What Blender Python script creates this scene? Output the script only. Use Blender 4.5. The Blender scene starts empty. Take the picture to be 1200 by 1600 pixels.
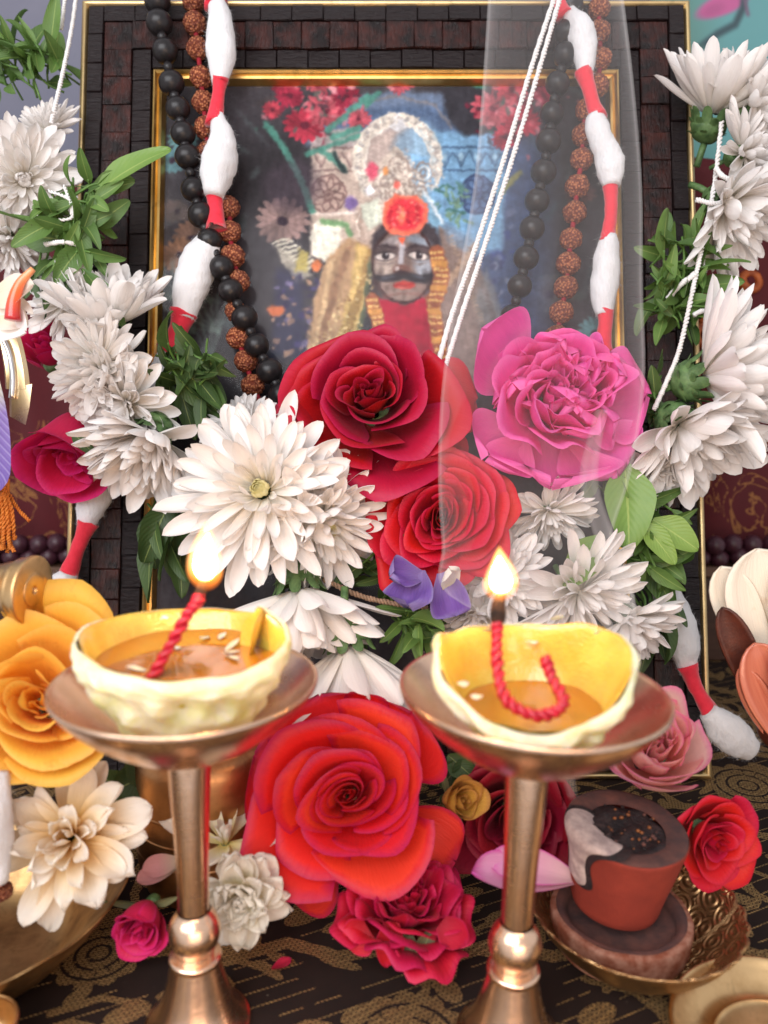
import bpy, bmesh, math, random
import numpy as np
from mathutils import Vector, Matrix

# one Blender unit is one centimetre
S = bpy.context.scene
S.unit_settings.system = 'METRIC'
S.unit_settings.scale_length = 0.01
COL = S.collection
R_ = math.radians
PI = math.pi

# ------------------------------------------------------------------ camera
F = 1232.0
PITCH = R_(10)
CAM = Vector((0, 0, 15))
RIGHT = Vector((1, 0, 0))
FWD = Vector((0, math.cos(PITCH), -math.sin(PITCH)))
UP = Vector((0, math.sin(PITCH), math.cos(PITCH)))
cd = bpy.data.cameras.new("camera")
cam = bpy.data.objects.new("camera", cd)
COL.objects.link(cam)
cam.location = CAM
cam.rotation_euler = (PI / 2 - PITCH, 0, 0)
cd.sensor_fit = 'VERTICAL'
cd.angle = 2 * math.atan(800 / F)
cd.clip_start = 0.5
cd.clip_end = 500
cd.dof.use_dof = True
cd.dof.focus_distance = 26.0
cd.dof.aperture_fstop = cd.lens * 1e-3 / 0.24
S.camera = cam

# ------------------------------------------------------------------ light
w = bpy.data.worlds.new("World")
S.world = w
w.use_nodes = True
w.node_tree.nodes["Background"].inputs[0].default_value = (0.96, 0.94, 0.97, 1)
w.node_tree.nodes["Background"].inputs[1].default_value = 0.70


def area(name, loc, aim, sx, sy, power, col):
    l = bpy.data.lights.new(name, 'AREA')
    l.shape = 'RECTANGLE'
    l.size, l.size_y = sx, sy
    l.energy = power
    l.color = col
    o = bpy.data.objects.new(name, l)
    COL.objects.link(o)
    o.location = loc
    o.rotation_euler = (Vector(aim) - Vector(loc)).to_track_quat('-Z', 'Y').to_euler()
    return o


area("window_light", (-20, -22, 40), (1, 26, 9), 56, 40, 39000, (0.97, 0.97, 1.0))
area("room_light", (8, -26, 7), (0, 22, 6), 34, 11, 7600, (1.0, 0.66, 0.44))

S.view_settings.view_transform = 'Standard'
S.view_settings.look = 'None'
S.view_settings.exposure = 0.09
S.view_settings.gamma = 1.0
cy = S.cycles
cy.use_denoising = True
cy.max_bounces = 14
cy.diffuse_bounces = 9
cy.glossy_bounces = 4
cy.transmission_bounces = 10
cy.transparent_max_bounces = 24
cy.volume_bounces = 2
cy.sample_clamp_indirect = 4
cy.caustics_reflective = True
cy.blur_glossy = 1.0
cy.caustics_refractive = False


def P(px, py, d):
    return CAM + RIGHT * ((px - 600) / F * d) + UP * (-(py - 800) / F * d) + FWD * d


def ax(a):
    """direction given as right, up, towards the viewer"""
    return (RIGHT * a[0] + UP * a[1] - FWD * a[2]).normalized()


def cm(px, d):
    return px * d / F


# ------------------------------------------------------------------ helpers
def link(o, parent=None):
    COL.objects.link(o)
    if parent is not None:
        o.parent = parent
    return o


def obj(name, me, parent=None, M=None, kind=None, label=None):
    o = bpy.data.objects.new(name, me)
    link(o, parent)
    if M is not None:
        o.matrix_basis = M
    if kind:
        o["kind"] = kind
    if label:
        o["label"] = label
    return o


def tag(o, label, cat, group=None):
    o["label"] = label
    o["category"] = cat
    if group:
        o["group"] = group
    return o


def thing(name, label, cat, loc=(0, 0, 0), M=None, group=None):
    o = bpy.data.objects.new(name, None)
    o.empty_display_size = 0.5
    link(o)
    o.matrix_basis = M if M is not None else Matrix.Translation(Vector(loc))
    return tag(o, label, cat, group)


def basis(axis, roll=0.0, up=None):
    z = Vector(axis).normalized()
    u = Vector(up) if up else UP
    x = u.cross(z)
    if x.length < 1e-3:
        x = RIGHT.copy()
    x.normalize()
    y = z.cross(x)
    m = Matrix((x, y, z)).transposed().to_4x4()
    return m @ Matrix.Rotation(roll, 4, 'Z')


def TR(loc, axis=None, roll=0.0, s=1.0):
    m = Matrix.Translation(Vector(loc))
    if axis is not None:
        m = m @ basis(axis, roll)
    if isinstance(s, (tuple, list)):
        m = m @ Matrix.Diagonal((*s, 1))
    elif s != 1.0:
        m = m @ Matrix.Scale(s, 4)
    return m


def mesh(name, V, Fc, mat, uv=None, smooth=True, mats=None, mi=None):
    me = bpy.data.meshes.new(name)
    V = np.asarray(V, dtype=np.float64)
    me.from_pydata(V.tolist(), [], [tuple(int(i) for i in f) for f in Fc])
    for m in (mats or [mat]):
        me.materials.append(m)
    n = len(me.polygons)
    if smooth:
        me.polygons.foreach_set('use_smooth', np.ones(n, dtype=bool))
    if mi is not None:
        me.polygons.foreach_set('material_index', np.asarray(mi, dtype=np.int32))
    if uv is not None:
        l = me.uv_layers.new(name='UVMap')
        idx = np.empty(len(me.loops), dtype=np.int32)
        me.loops.foreach_get('vertex_index', idx)
        l.data.foreach_set('uv', np.asarray(uv, dtype=np.float32)[idx].ravel())
    me.update()
    return me


def gridf(nu, nv, closed=False, off=0):
    f = []
    for i in range(nu - 1):
        for j in range(nv if closed else nv - 1):
            k = (j + 1) % nv
            f.append((off + i * nv + j, off + i * nv + k, off + (i + 1) * nv + k, off + (i + 1) * nv + j))
    return f


class MB:
    """collects several pieces for one mesh"""

    def __init__(self):
        self.V, self.F, self.U, self.M, self.n = [], [], [], [], 0

    def add(self, V, Fc, uv=None, mi=0, M=None):
        V = np.asarray(V, dtype=np.float64)
        if M is not None:
            A = np.array(M)
            V = V @ A[:3, :3].T + A[:3, 3]
        self.V.append(V)
        self.F += [tuple(i + self.n for i in f) for f in Fc]
        self.M += [mi] * len(Fc)
        self.U.append(np.zeros((len(V), 2)) if uv is None else np.asarray(uv))
        self.n += len(V)
        return self

    def mesh(self, name, mat=None, mats=None, smooth=True):
        return mesh(name, np.vstack(self.V), self.F, mat, np.vstack(self.U), smooth, mats, self.M)


def wob(p, seed, freq=1.0, k=6):
    """smooth pseudo noise, about -1..1"""
    r = np.random.RandomState(seed)
    p = np.asarray(p, dtype=np.float64)
    out = np.zeros(p.shape[:-1])
    for i in range(k):
        f = freq * (0.6 + 1.6 * r.rand())
        d = r.randn(p.shape[-1])
        d /= np.linalg.norm(d)
        out += np.sin(p @ d * f + r.rand() * 6.283)
    return out / (k ** 0.5) * 0.8


def lathe(prof, seg=48, rmod=None, closed=True, amin=0.0, amax=2 * PI):
    prof = np.asarray(prof, dtype=np.float64)
    n = len(prof)
    a = np.linspace(amin, amax, seg, endpoint=not closed)
    r = prof[:, 0][:, None] * np.ones(seg)[None]
    z = prof[:, 1][:, None] * np.ones(seg)[None]
    if rmod is not None:
        r, z = rmod(r, z, a[None] * np.ones((n, 1)))
    V = np.stack([r * np.cos(a), r * np.sin(a), z], -1).reshape(-1, 3)
    uv = np.stack([np.ones((n, 1)) * (a / (2 * PI))[None], np.linspace(0, 1, n)[:, None] * np.ones((1, seg))], -1).reshape(-1, 2)
    return V, gridf(n, seg, closed), uv


def smooth_prof(pts, m=6):
    pts = np.asarray(pts, dtype=np.float64)
    return catmull(pts, m)


def catmull(pts, m=8):
    pts = np.asarray(pts, dtype=np.float64)
    p = np.vstack([2 * pts[0] - pts[1], pts, 2 * pts[-1] - pts[-2]])
    out = []
    for i in range(1, len(p) - 2):
        for t in np.linspace(0, 1, m, endpoint=False):
            a, b, c, d = p[i - 1], p[i], p[i + 1], p[i + 2]
            out.append(0.5 * ((2 * b) + (c - a) * t + (2 * a - 5 * b + 4 * c - d) * t * t + (3 * b - a - 3 * c + d) * t ** 3))
    out.append(pts[-1])
    return np.array(out)


def frames(path):
    T = np.gradient(path, axis=0)
    T /= np.linalg.norm(T, axis=1)[:, None] + 1e-9
    n = np.cross(T[0], [0.3, 0.9, 0.2])
    n /= np.linalg.norm(n)
    N = [n]
    for i in range(1, len(path)):
        n = N[-1] - T[i] * np.dot(N[-1], T[i])
        n /= np.linalg.norm(n)
        N.append(n)
    N = np.array(N)
    return T, N, np.cross(T, N)


def tube(path, rad, seg=8, cap=True, shape=None):
    path = np.asarray(path, dtype=np.float64)
    n = len(path)
    rad = np.ones(n) * rad if np.isscalar(rad) else np.asarray(rad)
    T, N, B = frames(path)
    a = np.linspace(0, 2 * PI, seg, endpoint=False)
    V = path[:, None] + rad[:, None, None] * (N[:, None] * np.cos(a)[None, :, None] + B[:, None] * np.sin(a)[None, :, None])
    V = V.reshape(-1, 3)
    f = gridf(n, seg, True)
    uv = np.stack([np.ones((n, 1)) * (a / (2 * PI))[None], np.linspace(0, 1, n)[:, None] * np.ones((1, seg))], -1).reshape(-1, 2)
    if cap:
        f.append(tuple(range(seg))[::-1])
        f.append(tuple((n - 1) * seg + i for i in range(seg)))
    return V, f, uv


def rope(path, rad, turns, strands=2, seg=6):
    """twisted strands round a path"""
    path = np.asarray(path, dtype=np.float64)
    n = max(len(path), int(turns * 9))
    s = np.linspace(0, len(path) - 1, n)
    path = np.stack([np.interp(s, np.arange(len(path)), path[:, i]) for i in range(3)], -1)
    T, N, B = frames(path)
    mb = MB()
    for k in range(strands):
        a = np.linspace(0, turns * 2 * PI, n) + k * 2 * PI / strands
        q = path + rad * (0.55 + 0.12 * np.sin(np.linspace(0, turns * 3.1, n) + k))[:, None] * (N * np.cos(a)[:, None] + B * np.sin(a)[:, None])
        mb.add(*tube(q, rad * 0.62, seg))
    return mb


def box(sx, sy, sz, ch=0.0):
    """box centred in x,z whose face looks to -y; chamfered front"""
    x, z = sx / 2, sz / 2
    V = [(-x, 0, -z), (x, 0, -z), (x, 0, z), (-x, 0, z)]
    V += [(-x, -sy + ch, -z), (x, -sy + ch, -z), (x, -sy + ch, z), (-x, -sy + ch, z)]
    V += [(-x + ch, -sy, -z + ch), (x - ch, -sy, -z + ch), (x - ch, -sy, z - ch), (-x + ch, -sy, z - ch)]
    f = [(3, 2, 1, 0)]
    for o in (0, 4):
        for i in range(4):
            j = (i + 1) % 4
            f.append((o + i, o + j, o + 4 + j, o + 4 + i))
    f.append((8, 9, 10, 11))
    return np.array(V), f


def sphere(r=1.0, nu=14, nv=20):
    th = np.linspace(0, PI, nu)
    pr = np.stack([np.sin(th) * r, -np.cos(th) * r], -1)
    pr[0, 0] = pr[-1, 0] = 1e-4
    return lathe(pr, nv)


# ------------------------------------------------------------------ materials
class NT:
    def __init__(self, name):
        self.m = bpy.data.materials.new(name)
        self.m.use_nodes = True
        self.t = self.m.node_tree
        self.t.nodes.clear()
        self.out = self.n('ShaderNodeOutputMaterial')

    def n(self, t, ins=None, **kw):
        nd = self.t.nodes.new(t)
        for k, v in kw.items():
            setattr(nd, k, v)
        for k, v in (ins or {}).items():
            s = nd.inputs[k]
            if isinstance(v, bpy.types.NodeSocket):
                self.t.links.new(v, s)
            else:
                if isinstance(v, (tuple, list)) and len(v) == 3 and s.type == 'RGBA':
                    v = (*v, 1)
                s.default_value = v
        return nd

    def noise(self, vec, scale, detail=4, rough=0.55, dist=0.0):
        return self.n('ShaderNodeTexNoise', {'Vector': vec, 'Scale': scale, 'Detail': detail, 'Roughness': rough, 'Distortion': dist}).outputs['Fac']

    def ramp(self, fac, stops, interp='LINEAR'):
        nd = self.n('ShaderNodeValToRGB', {'Fac': fac})
        e = nd.color_ramp.elements
        nd.color_ramp.interpolation = interp
        while len(e) < len(stops):
            e.new(0.5)
        for i, (p, c) in enumerate(stops):
            e[i].position = p
            e[i].color = (*c, 1) if len(c) == 3 else c
        return nd.outputs['Color']

    def math(self, op, a, b=0.0, c=0.0, clamp=False):
        return self.n('ShaderNodeMath', {0: a, 1: b, 2: c}, operation=op, use_clamp=clamp).outputs[0]

    def mix(self, fac, a, b, blend='MIX'):
        nd = self.n('ShaderNodeMix', data_type='RGBA', blend_type=blend)
        for k, v in ((0, fac), (6, a), (7, b)):
            if isinstance(v, bpy.types.NodeSocket):
                self.t.links.new(v, nd.inputs[k])
            else:
                nd.inputs[k].default_value = (*v, 1) if isinstance(v, (tuple, list)) and len(v) == 3 else v
        return nd.outputs[2]

    def bump(self, h, strength=0.3, dist=0.05, nrm=None):
        ins = {'Height': h, 'Strength': strength, 'Distance': dist}
        if nrm is not None:
            ins['Normal'] = nrm
        return self.n('ShaderNodeBump', ins).outputs[0]

    def scale(self, vec, s):
        return self.n('ShaderNodeMapping', {'Vector': vec, 'Scale': s}).outputs[0]

    def bsdf(self, **kw):
        ins = {}
        for k, v in kw.items():
            ins[k.replace('_', ' ')] = v
        return self.n('ShaderNodeBsdfPrincipled', ins)

    def done(self, sh):
        self.t.links.new(sh.outputs[0] if hasattr(sh, 'outputs') else sh, self.out.inputs['Surface'])
        return self.m


def sr(r, g, b):
    """sRGB 0-255 to linear"""
    f = lambda c: (c / 255) / 12.92 if c <= 10 else ((c / 255 + 0.055) / 1.055) ** 2.4
    return (f(r), f(g), f(b))


def petal_mat(name, base, tip, trans=0.30, rough=0.5, vein=0.12, edge=None, var=0.10, wear=None, sheen=0.04, rpos=0.62, wlo=0.60):
    k = NT(name)
    uv = k.n('ShaderNodeTexCoord').outputs['UV']
    sx = k.n('ShaderNodeSeparateXYZ', {'Vector': uv})
    c = k.ramp(sx.outputs['Y'], [(0.0, base), (rpos, tip)])
    st = k.noise(k.scale(uv, (26, 2.2, 1)), 1.0, 3)
    ob = k.n('ShaderNodeObjectInfo').outputs['Random']
    geo = k.n('ShaderNodeTexCoord').outputs['Object']
    if edge:
        e = k.math('ABSOLUTE', k.math('SUBTRACT', sx.outputs['X'], 0.5))
        e = k.math('MAXIMUM', k.math('MULTIPLY', e, 2.0), sx.outputs['Y'])
        e = k.math('ADD', e, k.math('MULTIPLY', k.math('SUBTRACT', k.noise(uv, 9, 4), 0.5), 0.12))
        c = k.mix(k.math('MULTIPLY', k.math('SMOOTH_MIN', k.math('MAXIMUM', k.math('MULTIPLY', k.math('SUBTRACT', e, 0.86), 7), 0), 1, 0.2), 0.8), c, edge)
    if wear:
        wn = k.noise(geo, 1.7, 6, 0.62, 0.4)
        c = k.mix(k.math('MULTIPLY', k.ramp(wn, [(wlo, (0, 0, 0)), (wlo + 0.12, (1, 1, 1))]), 0.5), c, wear)
    v = k.math('ADD', 1.0 - vein * 0.5 - var * 0.5, k.math('ADD', k.math('MULTIPLY', st, vein), k.math('MULTIPLY', ob, var)))
    hs = k.n('ShaderNodeHueSaturation', {'Hue': k.math('ADD', 0.5 - 0.006, k.math('MULTIPLY', ob, 0.012)), 'Saturation': 1.0, 'Value': v, 'Color': c})
    fine = k.noise(k.scale(uv, (60, 6, 1)), 1.0, 4)
    bp = k.bump(k.math('ADD', st, k.math('MULTIPLY', fine, 0.5)), 0.6, 0.04)
    b = k.bsdf(Base_Color=hs.outputs[0], Roughness=rough, Normal=bp, Specular_IOR_Level=0.35, Sheen_Weight=sheen, Sheen_Roughness=0.4)
    tl = k.n('ShaderNodeBsdfTranslucent', {'Color': hs.outputs[0], 'Normal': bp})
    mx = k.n('ShaderNodeMixShader', {0: trans, 1: b.outputs[0], 2: tl.outputs[0]})
    return k.done(mx)


def leaf_mat(name, dark, light, rough=0.42):
    k = NT(name)
    uv = k.n('ShaderNodeTexCoord').outputs['UV']
    sx = k.n('ShaderNodeSeparateXYZ', {'Vector': uv})
    ob = k.n('ShaderNodeObjectInfo').outputs['Random']
    n = k.noise(k.n('ShaderNodeTexCoord').outputs['Object'], 2.2, 5)
    c = k.mix(k.math('ADD', k.math('MULTIPLY', n, 0.55), k.math('MULTIPLY', ob, 0.5), clamp=True), dark, light)
    mid = k.math('ABSOLUTE', k.math('SUBTRACT', sx.outputs['X'], 0.5))
    rib = k.math('LESS_THAN', mid, 0.025)
    side = k.n('ShaderNodeTexWave', {'Vector': k.n('ShaderNodeCombineXYZ', {0: k.math('ADD', sx.outputs['Y'], k.math('MULTIPLY', mid, -0.7)), 1: 0.0, 2: 0.0}).outputs[0], 'Scale': 3.2, 'Distortion': 0.6}).outputs['Fac']
    c = k.mix(k.math('MULTIPLY', rib, 0.35), c, sr(190, 205, 120))
    spot = k.ramp(k.noise(k.n('ShaderNodeTexCoord').outputs['Object'], 3.0, 3), [(0.72, (0, 0, 0)), (0.76, (1, 1, 1))])
    c = k.mix(k.math('MULTIPLY', spot, 0.6), c, (0.05, 0.035, 0.015))
    b = k.bsdf(Base_Color=c, Roughness=rough, Normal=k.bump(k.math('ADD', side, k.math('MULTIPLY', n, 0.9)), 0.22, 0.03))
    tl = k.n('ShaderNodeBsdfTranslucent', {'Color': c})
    return k.done(k.n('ShaderNodeMixShader', {0: 0.22, 1: b.outputs[0], 2: tl.outputs[0]}))


def metal_mat(name, col, rough=0.3, brush=(2, 2, 60), tarnish=None, bumpk=0.12):
    k = NT(name)
    co = k.n('ShaderNodeTexCoord').outputs['Object']
    n1 = k.noise(k.scale(co, brush), 1.0, 4)
    n2 = k.noise(co, 0.9, 5, 0.6)
    c = k.mix(k.ramp(n2, [(0.42, (0, 0, 0)), (0.68, (1, 1, 1))]), col, tarnish or tuple(x * 0.72 for x in col))
    sm = k.noise(k.scale(co, (1.6, 1.6, 0.7)), 1.0, 6, 0.7, 0.6)
    c = k.mix(k.math('MULTIPLY', k.ramp(sm, [(0.56, (0, 0, 0)), (0.70, (1, 1, 1))]), 0.5), c, tuple(x * 0.45 for x in (tarnish or col)))
    r = k.math('ADD', k.math('ADD', rough - 0.08, k.math('MULTIPLY', sm, 0.10)), k.math('ADD', k.math('MULTIPLY', n1, 0.10), k.math('MULTIPLY', n2, 0.12)))
    b = k.bsdf(Base_Color=c, Metallic=1.0, Roughness=r, Normal=k.bump(n1, bumpk, 0.02))
    return k.done(b)


def simple_mat(name, c1, c2, scale=3.0, rough=0.7, bumpk=0.3, bscale=12.0, dist=0.04, spec=0.4, sub=0.0, stretch=(1, 1, 1), sheen=0.0, rand=0.0):
    k = NT(name)
    co = k.n('ShaderNodeTexCoord').outputs['Object']
    v = k.scale(co, stretch)
    n1 = k.noise(v, scale, 5, 0.6)
    n2 = k.noise(v, bscale, 6, 0.65)
    c = k.mix(k.ramp(n1, [(0.35, (0, 0, 0)), (0.66, (1, 1, 1))]), c1, c2)
    if rand:
        ob = k.n('ShaderNodeObjectInfo').outputs['Random']
        c = k.n('ShaderNodeHueSaturation', {'Hue': 0.5, 'Saturation': 1.0, 'Value': k.math('ADD', 1 - rand / 2, k.math('MULTIPLY', ob, rand)), 'Color': c}).outputs[0]
    kw = dict(Base_Color=c, Roughness=rough, Normal=k.bump(n2, bumpk, dist), Specular_IOR_Level=spec, Sheen_Weight=sheen)
    if sub:
        kw['Subsurface_Weight'] = sub
        kw['Subsurface_Radius'] = (0.3, 0.2, 0.12)
        kw['Subsurface_Scale'] = 0.6
    return k.done(k.bsdf(**kw))

# ------------------------------------------------------------------ painted flat prints
class Canvas:
    """paints flat printed or woven patterns into an array"""

    def __init__(self, X, Y, bg):
        self.X, self.Y = X, Y
        self.A = np.ones(X.shape + (3,)) * (np.array(bg) / 255.0)
        self.x0, self.x1, self.y0, self.y1 = X.min(0), X.max(0), Y.min(1), Y.max(1)

    def win(self, xa, xb, ya, yb):
        c = np.nonzero((self.x1 >= xa) & (self.x0 <= xb))[0]
        r = np.nonzero((self.y1 >= ya) & (self.y0 <= yb))[0]
        if not len(c) or not len(r):
            return (slice(0, 0), slice(0, 0))
        return (slice(r[0], r[-1] + 1), slice(c[0], c[-1] + 1))

    def blend(self, m, col, s=(slice(None), slice(None))):
        m = np.clip(m, 0, 1)[..., None]
        c = np.array(col) / 255.0
        self.A[s] = self.A[s] * (1 - m) + c * m

    def ell(self, cx, cy, rx, ry, col, soft=2.0, rot=0.0, a=1.0, ring=None):
        R = max(rx, ry) + soft + (ring or 0)
        w = self.win(cx - R, cx + R, cy - R, cy + R)
        c, s = math.cos(rot), math.sin(rot)
        dx, dy = self.X[w] - cx, self.Y[w] - cy
        q = np.hypot((dx * c + dy * s) / rx, (-dx * s + dy * c) / ry)
        k = min(rx, ry) / soft
        if ring is None:
            m = np.clip((1 - q) * k + 0.5, 0, 1)
        else:
            m = np.clip((ring / min(rx, ry) / 2 - np.abs(q - 1)) * k + 0.5, 0, 1)
        self.blend(m * a, col, w)

    def seg(self, w, p, q):
        (x1, y1), (x2, y2) = p, q
        ex, ey = x2 - x1, y2 - y1
        dx, dy = self.X[w] - x1, self.Y[w] - y1
        t = np.clip((dx * ex + dy * ey) / (ex * ex + ey * ey + 1e-9), 0, 1)
        return np.hypot(dx - t * ex, dy - t * ey)

    def poly(self, pts, col, soft=2.0, a=1.0):
        xs, ys = [p[0] for p in pts], [p[1] for p in pts]
        w = self.win(min(xs) - soft, max(xs) + soft, min(ys) - soft, max(ys) + soft)
        X, Y = self.X[w], self.Y[w]
        d = np.full(X.shape, 1e9)
        ins = np.zeros(X.shape, dtype=bool)
        n = len(pts)
        for i in range(n):
            (x1, y1), (x2, y2) = pts[i], pts[(i + 1) % n]
            d = np.minimum(d, self.seg(w, pts[i], pts[(i + 1) % n]))
            if y1 != y2:
                ins ^= ((y1 > Y) != (y2 > Y)) & (X < (x2 - x1) * (Y - y1) / (y2 - y1) + x1)
        self.blend(np.clip(np.where(ins, d, -d) / soft + 0.5, 0, 1) * a, col, w)

    def line(self, pts, wd, col, soft=1.5, a=1.0):
        xs, ys = [p[0] for p in pts], [p[1] for p in pts]
        R = wd / 2 + soft
        w = self.win(min(xs) - R, max(xs) + R, min(ys) - R, max(ys) + R)
        d = np.full(self.X[w].shape, 1e9)
        for p, q in zip(pts[:-1], pts[1:]):
            d = np.minimum(d, self.seg(w, p, q))
        self.blend(np.clip((wd / 2 - d) / soft + 0.5, 0, 1) * a, col, w)

    def daisy(self, cx, cy, r, col, n=12, rot=0.0, hub=(40, 30, 40), sq=0.85, a=1.0):
        w = self.win(cx - r - 2, cx + r + 2, cy - r - 2, cy + r + 2)
        dx, dy = self.X[w] - cx, (self.Y[w] - cy) / sq
        q = np.hypot(dx, dy) / r
        th = np.arctan2(dy, dx) + rot
        rim = 0.74 + 0.26 * np.abs(np.cos(th * n / 2)) + 0.05 * np.sin(th * 3 + cx)
        m = np.clip((rim - q) * r / 2 + 0.5, 0, 1)
        sh = 0.72 + 0.28 * np.abs(np.cos(th * n / 2)) ** 0.5 + 0.15 * np.sin(th * 2 + cx)
        c = np.clip(np.array(col)[None, None] / 255.0 * sh[..., None], 0, 1)
        mm = (m * a)[..., None]
        self.A[w] = self.A[w] * (1 - mm) + c * mm
        self.ell(cx, cy, r * 0.2, r * 0.2 * sq, hub, 3)

    def noise(self, seed, fx, amp, fy=None):
        p = np.stack([self.X * fx, self.Y * (fy or fx)], -1)
        self.A = np.clip(self.A * (1 + amp * wob(p, seed, 1.0, 9)[..., None]), 0, 1)

    def image(self, name):
        h, wd = self.X.shape
        im = bpy.data.images.new(name, wd, h)
        px = np.ones((h, wd, 4), dtype=np.float32)
        px[..., :3] = np.clip(self.A, 0, 1)
        im.pixels.foreach_set(px.ravel())
        im.pack()
        return im


# ------------------------------------------------------------------ the setting
# table under a black and gold brocade cloth
TX0, TX1, TY0, TY1 = -26, 26, 8, 48
gx, gy = np.meshgrid(np.linspace(TX0, TX1, 1040), np.linspace(TY0, TY1, 800))
bro = Canvas(gx, gy, (0, 0, 0))


def paisley(cx, cy, s, rot, flip=1):
    def tr(x, y):
        x *= flip
        c, q = math.cos(rot), math.sin(rot)
        return (cx + s * (x * c - y * q), cy + s * (x * q + y * c))
    body = [tr(x, y) for x, y in ((0, -1.0), (0.5, -0.85), (0.78, -0.4), (0.72, 0.1), (0.45, 0.5), (0.3, 0.85), (0.42, 1.15), (0.7, 1.3), (0.3, 1.35), (-0.05, 1.1), (-0.25, 0.6), (-0.6, 0.2), (-0.78, -0.3), (-0.55, -0.8))]
    bro.poly(body, (255, 0, 0), 0.06)
    inner = [tr(x * 0.72, y * 0.72 - 0.1) for x, y in ((0, -1.0), (0.5, -0.85), (0.78, -0.4), (0.72, 0.1), (0.45, 0.5), (0.1, 0.7), (-0.25, 0.5), (-0.6, 0.2), (-0.78, -0.3), (-0.55, -0.8))]
    bro.poly(inner, (0, 255, 0), 0.06)
    for k in range(3):
        x, y = tr(0.0, -0.62 + 0.42 * k)
        bro.ell(x, y, 0.2 * s, 0.13 * s, (255, 0, 0), 0.06, rot)


def rosette(cx, cy, r):
    w_ = bro.win(cx - r, cx + r, cy - r, cy + r)
    th = np.arctan2(gy[w_] - cy, gx[w_] - cx)
    q = np.hypot(gx[w_] - cx, gy[w_] - cy)
    bro.blend(np.clip((r * (0.86 + 0.14 * np.abs(np.cos(th * 6))) - q) / 0.06, 0, 1), (255, 0, 0), w_)
    for rr in (0.72, 0.46, 0.22):
        bro.ell(cx, cy, r * rr, r * rr, (0, 0, 0), 0.05, ring=0.09)
    bro.blend(((q < r * 0.7) & (q > r * 0.48) & (np.abs(np.sin(th * 7)) < 0.12)) * 1.0, (0, 0, 0), w_)


rg = random.Random(4)
for i in range(-4, 5):
    for j in range(0, 7):
        cx = i * 5.6 + (2.8 if j % 2 else 0)
        cy = 10.0 + j * 5.4
        bro.poly([(cx + 2.5 * math.cos(a) * (1.1 + 0.12 * math.sin(5 * a)), cy + 2.2 * math.sin(a)) for a in np.linspace(0, 6.28, 26)], (0, 255, 0), 0.06)
        paisley(cx - 1.2, cy + 0.3, 1.15, 0.6 + 0.2 * rg.random(), 1)
        paisley(cx + 1.3, cy - 0.2, 1.1, -2.4 + 0.3 * rg.random(), -1)
        bro.line([(cx - 2.6, cy - 2.0), (cx - 1.2, cy - 2.5), (cx + 0.4, cy - 2.2), (cx + 1.8, cy - 2.5), (cx + 3, cy - 2.0)], 0.42, (255, 0, 0), 0.05)
        for k in range(4):
            a = k * 1.57 + 0.5
            bro.ell(cx + 2.6 * math.cos(a), cy + 2.1 * math.sin(a), 0.55, 0.3, (255, 0, 0), 0.05, a)
for cx, cy, r in ((0.55, 15.6, 1.55), (-7.5, 18.4, 1.3), (8.6, 23.6, 1.6), (-2.4, 22.5, 1.4), (13.5, 27.0, 1.6), (15.5, 32.0, 1.7), (-9, 14, 1.2)):
    rosette(cx, cy, r)
for _ in range(420):
    a_ = rg.uniform(0, 3.14)
    x_, y_ = rg.uniform(TX0, TX1), rg.uniform(10, 46)
    bro.ell(x_, y_, rg.uniform(.3, .75), rg.uniform(.12, .28), (255, 0, 0), 0.05, a_)
    if rg.random() < .4:
        pts_ = [(x_ + .9 * q * math.cos(a_ + .35 * q), y_ + .9 * q * math.sin(a_ + .35 * q)) for q in range(4)]
        bro.line(pts_, .2, (255, 0, 0), 0.05)
bro_im = bro.image("brocade_weave")
bro_im.colorspace_settings.name = 'Non-Color'

k = NT("brocade")
uv = k.n('ShaderNodeTexCoord').outputs['UV']
co = k.n('ShaderNodeTexCoord').outputs['Object']
tex = k.n('ShaderNodeTexImage', {'Vector': uv}, image=bro_im, interpolation='Linear', extension='EXTEND')
sp = k.n('ShaderNodeSeparateColor', {0: tex.outputs[0]})
rotv = k.n('ShaderNodeMapping', {'Vector': co, 'Rotation': (0, 0, R_(14))}).outputs[0]
dash = k.n('ShaderNodeTexBrick', {'Vector': rotv, 'Scale': 1.0, 'Mortar Size': 0.016, 'Mortar Smooth': 0.25, 'Brick Width': 0.21, 'Row Height': 0.066, 'Color1': (1, 1, 1), 'Color2': (0.55, 0.55, 0.55), 'Mortar': (0, 0, 0)})
sx = k.n('ShaderNodeSeparateXYZ', {'Vector': k.n('ShaderNodeMapping', {'Vector': co, 'Rotation': (0, 0, R_(-24))}).outputs[0]})
fr = k.math('FRACT', k.math('MULTIPLY', sx.outputs['Y'], 2.1))
hat = k.math('LESS_THAN', k.math('ABSOLUTE', k.math('SUBTRACT', fr, 0.5)), 0.05)
gold = k.math('GREATER_THAN', k.math('ADD', sp.outputs[0], k.math('MULTIPLY', k.math('SUBTRACT', k.noise(co, 9, 2), 0.5), 0.25)), 0.5)
g2 = k.math('MULTIPLY', hat, k.math('GREATER_THAN', k.math('ADD', k.noise(co, 0.45, 2), k.math('MULTIPLY', sp.outputs[1], 0.12)), 0.52))
msk = k.math('MULTIPLY', k.math('MAXIMUM', gold, g2), k.math('SUBTRACT', 1.0, dash.outputs['Fac']))
thr = k.math('MULTIPLY', msk, k.math('ADD', 0.45, k.math('MULTIPLY', k.noise(co, 22, 3), 0.9), clamp=True))
weave = k.n('ShaderNodeTexWave', {'Vector': co, 'Scale': 6.0, 'Distortion': 0.4}, bands_direction='Y').outputs['Fac']
cl = k.mix(k.noise(co, 1.4, 4), (0.012, 0.007, 0.006), (0.022, 0.012, 0.009))
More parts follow.
